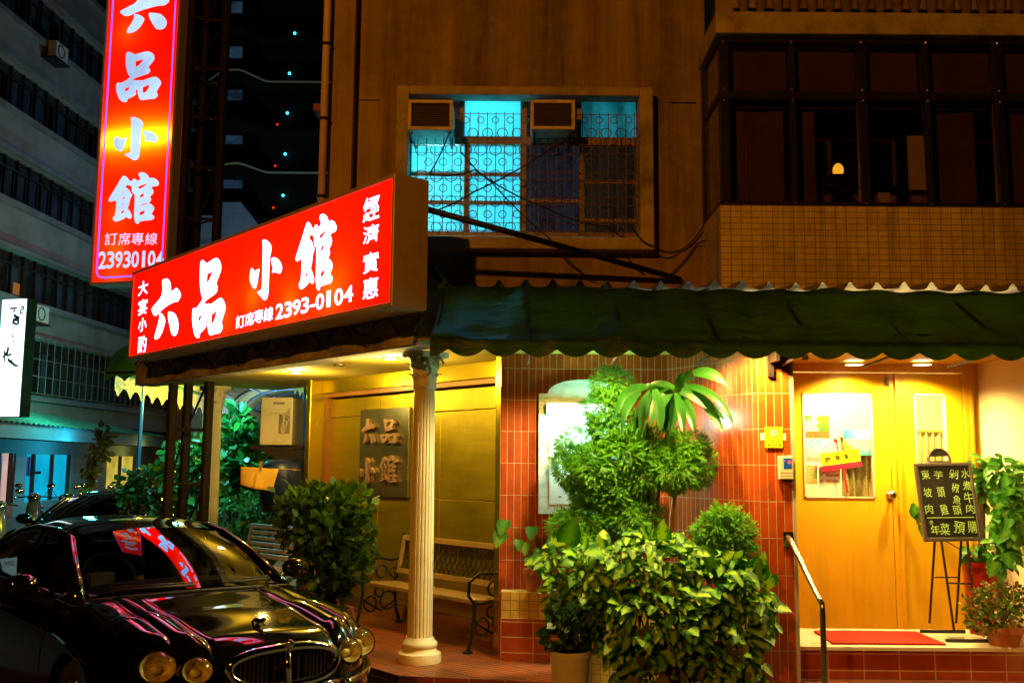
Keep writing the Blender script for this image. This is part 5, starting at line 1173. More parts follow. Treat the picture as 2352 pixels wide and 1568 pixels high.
W_ = np.array([at(random.uniform(1430, 1730), random.uniform(1440, 1590), 6.80 + random.uniform(-.04, .12)) for _ in range(70)])
leaves('withered_foliage', T_BROAD, W_, np.array([[random.uniform(-.5, .5), -.3, -.9] for _ in W_]), np.array([[0, -1, .3]] * len(W_)) + unit(len(W_)) * .4, rng.uniform(.05, .11, len(W_)), leafm('withered_leaf', [(.20, .13, .03), (.14, .16, .02), (.10, .06, .02)], rough=.6), t)
top = [(1500, 1262), (1520, 1240), (1545, 1262), (1470, 1275), (1580, 1285), (1600, 1300), (1380, 1268), (1300, 1245), (1265, 1240), (1640, 1300), (1745, 1330), (1770, 1350), (1765, 1400), (1750, 1420), (1740, 1310)]
P = np.array([at(x, y, Y + random.uniform(-.1, .1)) for x, y in top]); leaves('upper_foliage', T_BROAD, P, np.array([[random.uniform(-.5, .5), -.3, random.uniform(-.2, .9)] for _ in top]), np.array([[0, -1, .5]] * len(top)) + unit(len(top)) * .2, rng.uniform(.13, .20, len(top)), syng_l, t)
m = MB()
for i in range(40): x0 = random.uniform(1420, 1700); a = at(x0, 1568, Y + .1); b = at(x0 + random.uniform(-60, 60), random.uniform(1290, 1420), Y + .02); m.tube([a, a.lerp(b, .5) + Vector((0, -.05, .05)), b], .006, 5)
m.build('stem', drac_l, t)
# pot under the hanging leaves
Y = 6.92; c = at(1310, 1568, Y); t = thing('potted_plant', 'dark leafy plant in a pale conical pot at front of planter', 'potted plant', (c.x, Y, 0))
zt_ = at(1310, 1492, Y).z; pot((c.x, Y, .0), .095, .138, zt_, white_pot, t, .006)
L_ = [plobe(*q) for q in ((1300, 1420, Y, 40, 42), (1320, 1460, Y, 40, 35), (1280, 1450, Y, 34, 38), (1345, 1430, Y, 30, 40))]
P, O = cloud(L_, 260, .4); leaves('foliage', T_LEAF, P, O + unit(len(P)) * .5 + np.array([0, 0, .2]), O + unit(len(P)) * .5 + np.array([0, -.4, .4]), rng.uniform(.05, .10, len(P)), dark_l, t)
m = MB()
for i in range(6): m.tube([(c.x + random.uniform(-.05, .05), Y, zt_ - .05), at(random.uniform(1270, 1350), random.uniform(1400, 1460), Y)], .005, 5)
m.build('stem', drac_l, t)
# small terracotta pot on the ledge with big heart leaves
Y = 8.12; c = at(1226, 1358, Y); zb_ = EYE - 1.004; t = thing('potted_plant', 'sparse heart leaved plant in a small terracotta pot on tiled ledge', 'potted plant', (c.x, Y + .05, zb_))
pot((c.x, Y + .05, zb_), .058, .075, .175, terracotta, t, .01)
tips = [(1160, 1195, 30), (1152, 1222, 30), (1205, 1245, 24), (1192, 1240, 20), (1222, 1210, 26), (1250, 1290, 24), (1215, 1280, 20), (1240, 1262, 22), (1268, 1260, 24), (1290, 1250, 22), (1262, 1285, 24), (1240, 1300, 22), (1270, 1235, 20)]
P = np.array([at(x, y, Y - .05) for x, y, s in tips]); leaves('foliage', T_BROAD, P, np.array([[.3 * random.uniform(-1.5, .8), -.3, -.7] for _ in tips]), np.array([[0, -.8, .7]] * len(tips)) + unit(len(tips)) * .2, np.array([s / F * Y * 1.25 for x, y, s in tips]), pothos_l, t)
m = MB()
for p in P: b = Vector((c.x, Y + .05, zb_ + .16)); q = Vector(p); m.tube([b, b.lerp(q, .5) + Vector((0, 0, .08)), q], .004, 5)
m.build('stem', drac_l, t)
# climbing pothos in the tall red pot, and the low pot beside it
Y = 8.10; c = at(2262, 1430, Y); t = thing('potted_climber', 'tall leafy climber in a red glazed pot behind the chalkboard', 'potted plant', (c.x, Y, ZD))
hz = at(2262, 1288, Y).z - ZD; pot((c.x, Y, ZD), .115, .150, hz, red_pot_m, t, .012)
L_ = [plobe(*q, .3) for q in ((2304, 1085, 7.66, 34, 36), (2304, 1130, 7.7, 28, 42), (2316, 1165, 7.6, 28, 50), (2304, 1210, 7.7, 26, 44), (2306, 1255, 7.65, 28, 38), (2245, 1268, 8.05, 30, 24), (2262, 1070, 8.08, 28, 26), (2262, 1120, 8.08, 22, 40), (2330, 1110, 7.45, 20, 46), (2326, 1190, 7.45, 22, 60), (2306, 1285, 7.6, 24, 26))]
P, O = cloud(L_, 420, .6); Dn = O * .6 + np.array([0, -.3, -.6]) + unit(len(P)) * .4; leaves('foliage', T_BROAD, P, Dn, O * .5 + np.array([0, -.9, .5]) + unit(len(P)) * .3, rng.uniform(.055, .10, len(P)), pothos_l, t)
ex_ = [(2105, 1160, 24), (2112, 1178, 22), (2118, 1205, 22), (2098, 1168, 22), (2335, 1170, 26), (2345, 1150, 20), (2130, 1220, 18), (2285, 1290, 28), (2310, 1270, 26)]
P = np.array([at(x, y, 8.1 if x < 2150 else 7.45) for x, y, s in ex_]); leaves('side_foliage', T_BROAD, P, np.array([[random.uniform(-.5, .5), -.2, -.8] for _ in ex_]), np.array([[0, -1, .3]] * len(ex_)) + unit(len(ex_)) * .3, np.array([s / F * Y * 1.2 for x, y, s in ex_]), pothos_l, t)
m = MB(); m.tube([(c.x, Y, ZD + hz - .05), (c.x + .03, Y, EYE + .0)], .03, 8); m.tube([(c.x, Y, ZD + hz), at(2150, 1230, Y + .1), at(2108, 1165, Y + .1)], .005, 5); m.build('moss_pole', dark_bark, t)
Y = 7.6; c = at(2306, 1452, Y); t = thing('potted_plant', 'low bushy plant with small leaves in a terracotta bowl by wall', 'potted plant', (c.x, Y, ZD))
pot((c.x, Y, ZD), .10, .135, .14, terracotta, t, .012)
L_ = [plobe(*q) for q in ((2300, 1370, Y, 62, 36), (2250, 1395, Y, 36, 42), (2262, 1430, Y - .1, 34, 28), (2330, 1390, Y, 34, 40), (2295, 1405, Y - .1, 50, 34), (2240, 1430, Y - .05, 22, 20))]
P, O = cloud(L_, 900, .5); leaves('foliage', T_LEAF, P, O * .6 + unit(len(P)) * .6 + np.array([0, 0, .2]), O + unit(len(P)) * .6 + np.array([0, -.3, .4]), rng.uniform(.022, .045, len(P)), small_l, t)
m = MB()
for i in range(14): q = P[int(rng.integers(len(P)))]; m.tube([(c.x + random.uniform(-.05, .05), Y, ZD + .12), tuple(q)], .004, 4)
m.build('stem', dark_bark, t)
m = MB(); q = at(2195, 1445, 7.85); m.wbox(q.x - .05, q.x + .06, 7.84, 7.9, ZD + .001, ZD + .02); tag(m.build('paper_packet', wht), 'small white packet on the floor between easel feet', 'packet')
# garden shrubs beyond the porch
def shrub(lobes, n, sz, m_, label, name='garden_shrub', grp='garden shrubs beyond the porch', tm=T_LEAF, inner=.45):
    A = np.array([c for c, r in lobes]); c = A.mean(0); t = thing(name, label, 'shrub', (c[0], c[1], 0), grp)
    P, O = cloud(lobes, n, inner); leaves('foliage', tm, P, O * .6 + unit(len(P)) * .6 + np.array([0, -.2, -.1]), O * .6 + unit(len(P)) * .4 + np.array([0, -.6, .6]), rng.uniform(sz * .7, sz * 1.3, len(P)), m_, t)
    m = MB()
    for i in range(9): q = P[int(rng.integers(len(P)))]; b = (c[0] + random.uniform(-.2, .2), c[1] + random.uniform(-.1, .1), 0); m.tube([b, Vector(b).lerp(Vector(q), .5) + Vector((0, 0, .1)), tuple(q)], [.025, .016, .008], 5)
    m.build('stem', dark_bark, t); return t
Yg = 13.0
shrub([plobe(*q) for q in ((545, 1010, Yg, 40, 40), (560, 1060, Yg, 45, 45), (530, 1110, Yg, 40, 50), (580, 1110, Yg + .2, 40, 40), (545, 965, Yg + .2, 26, 26), (600, 1060, Yg + .4, 30, 40))], 700, .16, garden_l, 'tall broad leaved shrub right of the far fluted column')
shrub([plobe(*q) for q in ((540, 1190, 12.6, 50, 60), (600, 1190, 12.4, 50, 60), (560, 1250, 12.4, 60, 50), (640, 1150, 12.2, 30, 40), (620, 1250, 12.2, 40, 40))], 1500, .075, garden_l, 'dense small leaved shrub low between far column and potted bush')
shrub([plobe(*q) for q in ((455, 1060, 13.6, 40, 60), (440, 1120, 13.6, 45, 50), (400, 1080, 13.8, 34, 50))], 520, .14, garden_l, 'leafy shrub seen between the dark tower legs')
shrub([plobe(*q) for q in ((345, 1110, 14.2, 40, 40), (310, 1140, 14.2, 45, 30), (370, 1150, 14, 40, 30), (300, 1110, 14.2, 30, 25))], 700, .09, dark_l, 'dark spreading shrub left of the steel tower')
shrub([plobe(*q) for q in ((185, 1140, 20, 22, 14), (200, 1150, 20, 26, 14), (170, 1152, 20, 18, 12))], 420, .11, aralia_l, 'small bright green shrub behind the parked car roof', tm=T_FROND)
# thin street tree at left
t = thing('young_tree', 'thin young tree with yellowish leaves in front of the shop row', 'tree', at(215, 1160, 22).to_tuple()); Yt = 22
m = MB(); m.tube([at(212, 1170, Yt), at(214, 1100, Yt), at(222, 1040, Yt), at(235, 985, Yt)], [.05, .045, .03, .012], 8); m.tube([at(218, 1060, Yt), at(205, 1070, Yt), at(196, 1090, Yt)], .012, 5); m.tube([at(224, 1030, Yt), at(246, 1020, Yt)], .012, 5); m.build('trunk', dark_bark, t)
L_ = [plobe(*q) for q in ((236, 990, Yt, 12, 12), (226, 1015, Yt, 18, 14), (242, 1012, Yt, 12, 18), (216, 1048, Yt, 16, 14), (236, 1045, Yt, 14, 12), (200, 1075, Yt, 10, 12), (214, 1078, Yt, 10, 16), (206, 1105, Yt, 8, 8))]
P, O = cloud(L_, 190, .3); leaves('crown', T_LEAF, P, O + unit(len(P)) * .6 + np.array([0, 0, -.5]), O + unit(len(P)) * .6 + np.array([0, -.6, .3]), rng.uniform(.10, .2, len(P)), leafm('yellowing_leaf', [(.12, .14, .02), (.06, .12, .02), (.26, .16, .03)]), t)
# orange cloth hung on a peg and the blue bin behind it
Yo = 10.6; a0, a1, b0, b1 = at(553, 1072, Yo), at(640, 1077, Yo), at(552, 1113, Yo), at(628, 1127, Yo)
m = MB(); m.grid(lambda u, v: (a0 * (1 - u) + a1 * u) * (1 - v) + (b0 * (1 - u) + b1 * u) * v + Vector((0, -.02 * math.sin(u * 6.0) * (v + .3) - .05 * (u > .45) * v, -.01 * math.sin(u * 3.1) * v)), 24, 12)
t = tag(m.build('orange_cloth', pm('orange_cloth', (.75, .42, .05), .8, var=.15, scale=12), smooth=True), 'orange cloth pegged on a line in front of garden shrubs', 'cloth')
sm = t.modifiers.new('thickness', 'SOLIDIFY'); sm.thickness = .006
m = MB(); q = at(599, 1070, Yo - .01); m.wbox(q.x - .012, q.x + .012, Yo - .02, Yo + .02, q.z - .05, q.z + .05); m.tube([at(553, 1072, Yo), at(690, 1079, Yo)], .004, 4); m.build('clothes_peg', bench_wood, t)
t.children[0].matrix_parent_inverse = Matrix.Translation(t.location).inverted()
m = MB(); c = at(640, 1100, 11.0); m.lathe([(.20, -.34), (.23, -.1), (.24, .08), (.21, .17), (.12, .21), (.001, .22)], (c.x + .02, 11.0, c.z), 24); tag(m.build('blue_drum', pm('blue_plastic', (.003, .015, .10), .4), smooth=True), 'dark blue rounded plastic drum behind the orange cloth', 'drum')
# ================================================================== cars
HWID = .895; LEN = 4.67
def lerp_tab(s, tab):
    for (a, x), (b, y) in zip(tab[:-1], tab[1:]):
        if s <= b: k = max(0, (s - a) / (b - a)); k = k * k * (3 - 2 * k) * .5 + k * .5; return x + (y - x) * k
    return tab[-1][1]
def s_front(l): q = abs(l) / HWID; return .60 * q ** 3.2
def s_rear(l): q = abs(l) / HWID; return LEN - .42 * q ** 3
TOPH = [(0, .775), (.3, .825), (.8, .895), (1.3, .955), (1.7, .965), (3.5, .985), (4.1, 1.0), (4.67, .95)]
def body_h(s, l):
    q = abs(l) / HWID; h = lerp_tab(s, TOPH)
    front = max(0.0, 1 - s / 1.45)
    h -= (.055 + .03 * front) * q * q
    f = max(0, 1 - s / 1.5) ** .6 if s < 1.5 else 0
    for li, am, sg in ((.66, .060, .105), (.49, .052, .080)):
        lc = li + .02 * s; h += am * f * math.exp(-((abs(l) - lc) / sg) ** 2)
    h -= .020 * f * math.exp(-((abs(l) - .572) / .02) ** 2)
    h -= .016 * f * math.exp(-((abs(l) - .38 - .03 * s) / .02) ** 2)
    if q > .80: t_ = min(1, (q - .8) / .2); h -= .155 * (1 - math.sqrt(max(0, 1 - t_ * t_)))
    e = s - s_front(l); hb = .53
    if e < .24: t_ = 1 - max(0, e) / .24; h = hb + (h - hb) * math.sqrt(max(0, 1 - t_ ** 2.4))
    e = s_rear(l) - s
    if e < .22: t_ = 1 - max(0, e) / .22; h = .62 + (h - .62) * math.sqrt(max(0, 1 - t_ ** 2.4))
    return h
def roof_h(s): return lerp_tab(s, [(2.0, 1.325), (2.5, 1.385), (2.9, 1.39), (3.3, 1.345), (3.6, 1.25)])
WHEELS = [(.97, .32), (3.68, .32)]
def build_car(loc, yaw, label, grp):
    t = thing('parked_car', label, 'car', loc, grp, yaw)
    m = MB()
    def top(a, b):
        l = HWID * math.sin(math.pi / 2 * (2 * a - 1)) if True else 0
        l = HWID * (abs(2 * a - 1) ** .85) * (1 if a > .5 else -1); sf, sr2 = s_front(l), s_rear(l)
        k = (1 - math.cos(math.pi * b)) / 2; k = .55 * k + .45 * b ** 1.25; s = sf + (sr2 - sf) * k; return (l, s, body_h(s, l))
    def lamp_hole(a, b):
        l, s, h = top(a, b); e = s - s_front(l)
        return e < .22 and any((abs(l) - li) ** 2 + ((h - hi) * 1.22) ** 2 < (rr * 1.02) ** 2 for li, rr, hi in ((.66, .100, .672), (.49, .084, .655)))
    m.grid(top, 220, 200, skip=lamp_hole)
    def side(sg):
        def fn(a, b):
            s0, s1 = s_front(HWID), s_rear(HWID); s = s0 + (s1 - s0) * a; zt = body_h(s, HWID); zl = .20
            for ws, wz in WHEELS:
                d = .365 ** 2 - (s - ws) ** 2
                if d > 0: zl = max(zl, wz + math.sqrt(d))
            zl = min(zl, zt - .02); z = zl + (zt - zl) * b; return (sg * (HWID + .028 * math.sin(math.pi * min(1, (z - .2) / .65)) - .05 * max(0, (.35 - z) / .2)), s, z)
        return fn
    m.grid(side(-1), 120, 12); m.grid(side(1), 120, 12)
    def nose(a, b):
        l = HWID * (2 * a - 1); z = .53 - .36 * b; bul = .07 * math.sin(math.pi * min(1, b * 1.35)) + .02 * (b < .1); return (l, s_front(l) - bul + .05 * b * b, z)
    m.grid(nose, 60, 12)
    def tail(a, b): l = HWID * (2 * a - 1); return (l, s_rear(l) + .06 * math.sin(math.pi * b), .62 - .4 * b)
    m.grid(tail, 40, 8); m.poly([(-.8, .6, .19), (.8, .6, .19), (.8, 4.2, .19), (-.8, 4.2, .19)])
    body = m.build('body', car_paint, t, smooth=True, local=True)
    # roof, pillars
    m = MB()
    def roof(a, b): q = 2 * a - 1; s0 = 2.05 + .14 * q * q; s1 = 3.40 - .10 * q * q; s = s0 + (s1 - s0) * b; return (q * .575, s, roof_h(s) - .035 * q * q - .055 * abs(q) ** 7)
    m.grid(roof, 30, 24)
    for sg in (-1, 1):
        m.tube([(sg * .735, 1.42, .915), (sg * .665, 1.78, 1.115), (sg * .585, 2.14, 1.265), (sg * .578, 2.4, 1.30), (sg * .578, 2.9, 1.305), (sg * .578, 3.3, 1.255), (sg * .64, 3.75, 1.10), (sg * .70, 4.12, .97)], [.050, .040, .036, .034, .034, .04, .06, .06], 10)
        m.tube([(sg * .585, 2.70, 1.30), (sg * .76, 2.64, .95)], .035, 8)
        m.grid(lambda a, b, sg=sg: (sg * (.60 + .15 * b), 3.45 + .28 * a + .42 * b * (.6 + .4 * a), 1.28 - .05 * a - .33 * b), 4, 8)
    m.build('roof', car_paint, t, smooth=True, local=True)
    m = MB()
    def ws(a, b):
        q = 2 * a - 1; B_ = Vector((q * .715, 1.26 + .20 * q * q, .955 - .03 * q * q)); T_ = Vector((q * .58, 2.06 + .13 * q * q, 1.318 - .045 * q * q)); p = B_.lerp(T_, b); n = Vector((0, -.38, .92)); return p + n * (.035 * math.sin(math.pi * b) + .02 * (1 - q * q))
    m.grid(ws, 30, 20); m.build('windshield', car_glass, t, smooth=True, local=True)
    m = MB(); m.grid(lambda a, b: (lambda q: (q * (.58 + .12 * b), 3.36 + .78 * b - .1 * q * q, 1.34 - .35 * b - .04 * q * q + .03 * math.sin(3.1 * b)))(2 * a - 1), 16, 10); m.build('rear_window', car_glass, t, smooth=True, local=True)
    for sg in (-1, 1):
        def rail(s): 
            if s < 2.14: k = (s - 1.56) / .58; return (.715 - .125 * k, .945 + .32 * k)
            if s < 3.2: return (.59, 1.268 + .02 * math.sin((s - 2.14) * 3))
            k = (s - 3.2) / .5; return (.59 + .06 * k, 1.26 - .16 * k)
        for s0, s1 in ((1.60, 2.62), (2.70, 3.62)):
            m = MB(); m.grid(lambda a, b: (lambda s: (lambda u, z: (sg * (.772 + (u - .772) * b + .025 * math.sin(3.14 * b)), s, .935 + (z - .935) * b))(*rail(s)))(s0 + (s1 - s0) * a), 20, 8)
            wn_ = m.build('side_window', car_glass, t, smooth=True, local=True)
            m = MB(); P = [(sg * .79, s, .935) for s in np.linspace(s1, s0, 12)] + [(sg * (rail(s)[0] + .014), s, rail(s)[1] + .012) for s in np.linspace(s0, s1, 22)]; m.tube(P, .008, 6, closed=True); m.build('window_trim', chrome, wn_, smooth=True, local=True)
        m = MB(); m.ball((sg * 1.0, 1.74, 1.01), (.115, .075, .075), 18, 12); m.tube([(sg * .80, 1.70, .94), (sg * .93, 1.73, .98)], [.03, .025], 8); m.build('side_mirror', car_paint, t, smooth=True, local=True)
        m = MB(); m.tube([(sg * .925, 2.45, .80), (sg * .945, 2.50, .805), (sg * .945, 2.62, .805), (sg * .925, 2.67, .80)], .013, 8); m.build('door_handle', chrome, t, smooth=True, local=True)
        for s in (1.52, 2.66, 3.75): MB().tube([(sg * (HWID + .027), s, .80), (sg * (HWID + .029), s, .5), (sg * (HWID + .005), s, .25)], .0035, 4).build('door_seam', black_rubber, t, local=True)
    # interior
    m = MB(); m.grid(lambda a, b: ((2 * a - 1) * .66, 1.42 + .42 * b, .975 + .035 * math.sin(3.14 * b) - .03 * (2 * a - 1) ** 2), 16, 8); m.build('dashboard', seat_m, t, smooth=True, local=True)
    for sg in (-1, 1):
        m = MB(); m.grid(lambda a, b, sg=sg: (sg * .36 + .24 * math.cos(2 * math.pi * a) * (1 - .25 * b), 2.55 + .16 * b + .08 * math.sin(2 * math.pi * a), .80 + .32 * b), 16, 6); m.ball((sg * .36, 2.72, 1.19), (.13, .05, .075), 14, 8); m.build('front_seat', seat_m, t, smooth=True, local=True)
    m = MB(); m.ring((-.36, 1.98, 1.0), (0, .85, -.5), .185, .014, 24, 6); m.build('steering_wheel', seat_m, t, smooth=True, local=True)
    m = MB(); m.wbox(-.62, .62, 3.15, 3.35, .9, 1.16); o = m.build('rear_seat', seat_m, t, local=True); bevel(o, .05, 3)
    m = MB(); m.ball((0, 2.1, 1.26), (.12, .02, .03), 12, 6); m.build('rear_view_mirror', seat_m, t, smooth=True, local=True)
    # lamps
    for l, r, h in ((-.66, .100, .672), (-.49, .084, .655), (.49, .084, .655), (.66, .100, .672)):
        sg = 1 if l > 0 else -1; c = Vector((l, s_front(l) + .036, h)); ax = Vector((sg * .12, -.93, .34)).normalized(); x = Vector((0, 0, 1)).cross(ax).normalized(); hf = Fr(c, x, ax.cross(x), ax); hf.ey = hf.ey * .84
        m = MB(); m.lathe([(r * 1.16, -.10), (r * 1.15, .01), (r * 1.07, .040), (r * 1.0, .036)], (0, 0, 0), 32, fr=hf, capb=False, capt=False); hl_ = m.build('headlight', chrome if abs(l) > 9 else car_paint, t, smooth=True, local=True)
        m = MB(); m.lathe([(r, .035), (r * .8, -.0), (r * .45, -.03), (r * .25, -.035), (.001, -.035)], (0, 0, 0), 28, fr=hf, capb=False, capt=False); m.lathe([(r * .36, -.03), (r * .34, -.005), (r * .2, .006), (.001, .008)], (0, 0, 0), 14, fr=hf, capb=False, capt=False); m.build('reflector', reflector, hl_, smooth=True, local=True)
        m = MB(); m.lathe([(r * .99, .036), (r * .85, .058), (r * .5, .073), (.001, .08)], (0, 0, 0), 28, fr=hf, capb=False, capt=False); m.build('lens', lens_glass, hl_, smooth=True, local=True)
    # grille
    P = []
    for a in range(0, 360, 6):
        c_, s_ = math.cos(R(a)), math.sin(R(a)); e = .62
        x = .345 * abs(c_) ** e * (1 if c_ > 0 else -1); z = .645 + .088 * abs(s_) ** e * (1 if s_ > 0 else -1)
        if z < .645: x *= 1 - .13 * (.645 - z) / .088
        z += .022 * (1 - (x / .345) ** 2) * (1 if z > .645 else -.4); P.append((x, s_front(x) - .035 + .10 * (z - .52), z))
    m = MB(); m.tube(P, .026, 10, closed=True); m.tube([(0, s_front(0) - .04, .555), (0, s_front(0) - .02, .735)], .021, 8); gr = m.build('radiator_grille', chrome, t, smooth=True, local=True)
    m = MB(); m.poly([(x * .97, y + .028, z) for x, y, z in P]); m.build('grille_back', black_iron, gr, local=True)
    m = MB()
    for k in range(-12, 13):
        if k == 0: continue
        x = k * .0255; zz = [p[2] for p in P if abs(p[0] - x) < .016]
        if len(zz) >= 2: m.box(WORLD, x - .004, x + .004, s_front(x) - .02, s_front(x) + .02, min(zz) + .01, max(zz) - .01)
    m.build('grille_vane', black_alu, gr, local=True)
    m = MB(); m.ball((0, s_front(0) - .045, .775), (.026, .016, .028), 12, 8); m.ball((-.012, s_front(0) - .058, .785), .008, 8, 6); m.ball((.012, s_front(0) - .058, .785), .008, 8, 6); m.build('grille_badge', chrome, gr, smooth=True, local=True)
    hs = .36; hz = body_h(hs, 0)
    m = MB(); m.ball((0, hs, hz + .032), (.016, .065, .016), 12, 8); m.ball((0, hs - .07, hz + .045), (.014, .026, .014), 10, 6); m.tube([(0, hs - .04, hz + .025), (.004, hs - .09, hz + .015)], .007, 6); m.tube([(0, hs + .05, hz + .03), (0, hs + .09, hz + .005)], .008, 6); m.lathe([(.02, 0), (.016, .012), (.008, .02)], (0, hs, hz - .002), 12); m.build('hood_ornament', chrome, t, smooth=True, local=True)
    # wipers, bumper strip, hood seams
    m = MB()
    for x0, x1 in ((-.55, -.02), (.02, .56)): m.tube([(x0, 1.31 + .16 * x0 * x0, .985), (x1, 1.27 + .15 * x1 * x1, .99)], .010, 6); m.tube([(x0, 1.33 + .16 * x0 * x0, 1.0), (x1, 1.30 + .15 * x1 * x1, 1.005)], .006, 6)
    m.tube([(x, 1.23 + .21 * x * x, .955 - .05 * x * x) for x in np.linspace(-.72, .72, 15)], .012, 6); m.build('wiper', black_rubber, t, smooth=True, local=True)
    for sg in (-1, 1): MB().tube([(sg * x, s_front(x) - .055, .505) for x in np.linspace(.40, .89, 14)], .022, 8).build('bumper_strip', chrome, t, smooth=True, local=True)
    m = MB()
    for sg in (-1, 1): m.tube([(sg * (.335 + .05 * s), s, body_h(s, .335 + .05 * s) + .0012) for s in np.linspace(.18, 1.25, 24)], .0028, 4); m.tube([(sg * (.775 - .03 * (s - .5)), s, body_h(s, .775 - .03 * (s - .5)) + .001) for s in np.linspace(.62, 1.38, 20)], .003, 4)
    m.build('hood_seam', black_rubber, t, local=True)
    for ws_, wz in WHEELS:
        for sg in (-1, 1):
            fr = Fr((sg * .80, ws_, wz), (0, 1, 0), (0, 0, 1), (sg, 0, 0)); m = MB(); m.lathe([(.22, -.1), (.30, -.1), (.322, -.07), (.322, .05), (.30, .085), (.22, .08)], (0, 0, 0), 32, fr=fr, capb=False, capt=False); w_ = m.build('wheel', tyre_m, t, smooth=True, local=True)
            m = MB(); m.lathe([(.222, .075), (.20, .05), (.06, .045), (.05, .06), (.001, .062)], (0, 0, 0), 32, fr=fr, capb=False, capt=False)
            for k in range(7): a = 2 * math.pi * k / 7; m.tube([fr.p(.05 * math.cos(a), .05 * math.sin(a), .06), fr.p(.215 * math.cos(a), .215 * math.sin(a), .072)], .018, 6)
            m.build('wheel_rim', steel, w_, smooth=True, local=True)
    return t
CAR = build_car((-1.305, 5.995, 0), R(40.74), 'glossy black sedan with four round headlights parked in the foreground', 'parked black cars')
c2 = copy_tree(CAR); c2.location = (-5.75, 12.6, 0); c2.rotation_euler.z = R(4); c2['label'] = 'dark car behind the foreground sedan, only its roof showing'
CAR_INV = CAR
tb = MB(); M_ = Matrix.Translation(CAR.location) @ CAR.rotation_euler.to_matrix().to_4x4()
q = M_ @ Vector((-.52, 1.68, 1.005)); fr = Fr(q, (math.cos(R(50)), math.sin(R(50)), 0), UP); tb.box(fr, -.085, .085, -.02, .06, -.045, .045); tb.box(fr, -.05, .05, .06, .066, -.02, .02)
tag(bevel(tb.build('tissue_box', pm('tissue_box_card', (.30, .22, .15), .7)), .006), 'beige tissue box on the dashboard of black sedan', 'tissue box')

# ================================================================== left side of the street
wall_grey = pm('grey_tile_cladding', (.26, .25, .20), .6, var=.2, scale=1.2, dirt=.5, dscale=.4)
slab_m = pm('floor_band', (.20, .18, .16), .7, var=.25, scale=2, dirt=.4)
night_glass = glass('night_window_glass', (.40, .43, .46), .04, 1.5, .8)
LO = Vector((-16.96, 33, 0)); LD = Vector((.05, 1, 0)).normalized()
LFr = Fr(LO, LD, UP, (1, 0, 0)); LFr.ez = Vector((LD.y, -LD.x, 0))
t = thing('office_building', 'grey multi storey building with dark ribbon windows across the side street', 'building', (-20, 38, 0))
m = MB(); u0, u1 = -9, 15.5
bands = [(2.3, 4.25), (5.55, 7.05), (8.75, 10.25), (11.85, 13.35), (14.95, 16.45), (18.1, 19.6)]
prev = 3.2
for a, b in bands: m.box(LFr, u0, u1, prev if prev < EYE + a else EYE + a - .01, EYE + a, -6, 0); prev = EYE + b
m.box(LFr, u0, u1, prev, prev + 1.5, -6, 0); m.box(LFr, u0, u1, 3.2, prev, -6.4, -.5)
m.build('wall', wall_grey, t)
m = MB()
for a, b in bands: m.box(LFr, u0, u1, EYE + a - .22, EYE + a - .02, 0, .16); m.box(LFr, u0, u1, EYE + b + .02, EYE + b + .14, 0, .22)
m.build('floor_band', slab_m, t)
gl = MB()
for i, (a, b) in enumerate(bands):
    gm = MB(); fm = MB(); gm.quad(LFr.p(u0, EYE + a, -.2), LFr.p(u1, EYE + a, -.2), LFr.p(u1, EYE + b, -.2), LFr.p(u0, EYE + b, -.2))
    f = None
    for k in np.arange(u0, u1, .78): fm.box(LFr, k - .022, k + .022, EYE + a, EYE + b, -.22, -.12)
    fm.box(LFr, u0, u1, EYE + b - .42, EYE + b - .36, -.22, -.13); fm.box(LFr, u0, u1, EYE + a, EYE + a + .06, -.22, -.1)
    f = fm.build('window_frame', black_alu, t); gm.build('window_glass', night_glass, f)
m = MB(); dim = emit('dim_curtain', (.05, .16, .24), .10, .7, 1.5)
for i, (a, b) in enumerate(bands):
    for k in np.arange(u0, u1, .78):
        if random.random() < .5: m.quad(LFr.p(k + .05, EYE + a, -.3), LFr.p(k + .72, EYE + a, -.3), LFr.p(k + .72, EYE + b - .4 * random.random(), -.3), LFr.p(k + .05, EYE + b - .4, -.3))
m.build('curtain', pm('office_curtain', (.22, .30, .34), .9, var=.4, scale=1), t)
m = MB(); m.quad(LFr.p(.8, EYE + 5.7, -.28), LFr.p(1.4, EYE + 5.7, -.28), LFr.p(1.4, EYE + 6.1, -.28), LFr.p(.8, EYE + 6.1, -.28)); m.build('lit_lamp_window', emit('amber_window', (1, .35, .05), .7), t)
m = MB()
for u in np.arange(-5, 15, .5): m.tube([LFr.p(u, EYE + 2.3, .45), LFr.p(u, EYE + 4.2, .45)], .014, 4)
for z in (2.32, 2.9, 3.5, 4.2): m.tube([LFr.p(-6, EYE + z, .45), LFr.p(15, EYE + z, .45)], .018, 4)
for u in np.arange(-5, 15, 2.5): m.tube([LFr.p(u, EYE + 2.3, 0), LFr.p(u, EYE + 2.3, .45)], .02, 4); m.tube([LFr.p(u, EYE + 4.2, 0), LFr.p(u, EYE + 4.2, .45)], .02, 4)
m.build('window_cage', iron_grille, t)
qa = onplane(98, 722, LFr.p(0, 0, .3), LFr.ez)
for lab, px, py in (('small outdoor air conditioner on the grey building beside the white sign', 98, 722), ('small outdoor air conditioner high on the grey building', 143, 122)):
    qa = onplane(px, py, LFr.p(0, 0, .5), LFr.ez); af = Fr(qa, LD, UP, LFr.ez); tt = thing('outdoor_air_conditioner', lab, 'air conditioner', tuple(qa))
    m = MB(); m.box(af, -.42, .42, -.30, .30, -.3, 0); o = m.build('case', ac_paint, tt); m = MB(); m.box(af, -.5, .5, -.36, -.31, -.5, .05); m.build('wall_bracket', dark_steel, tt)
    m = MB(); m.ring(af.p(-.08, 0, .01), LFr.ez, .22, .02, 18, 5); m.build('fan_grille', grille_dark, o)
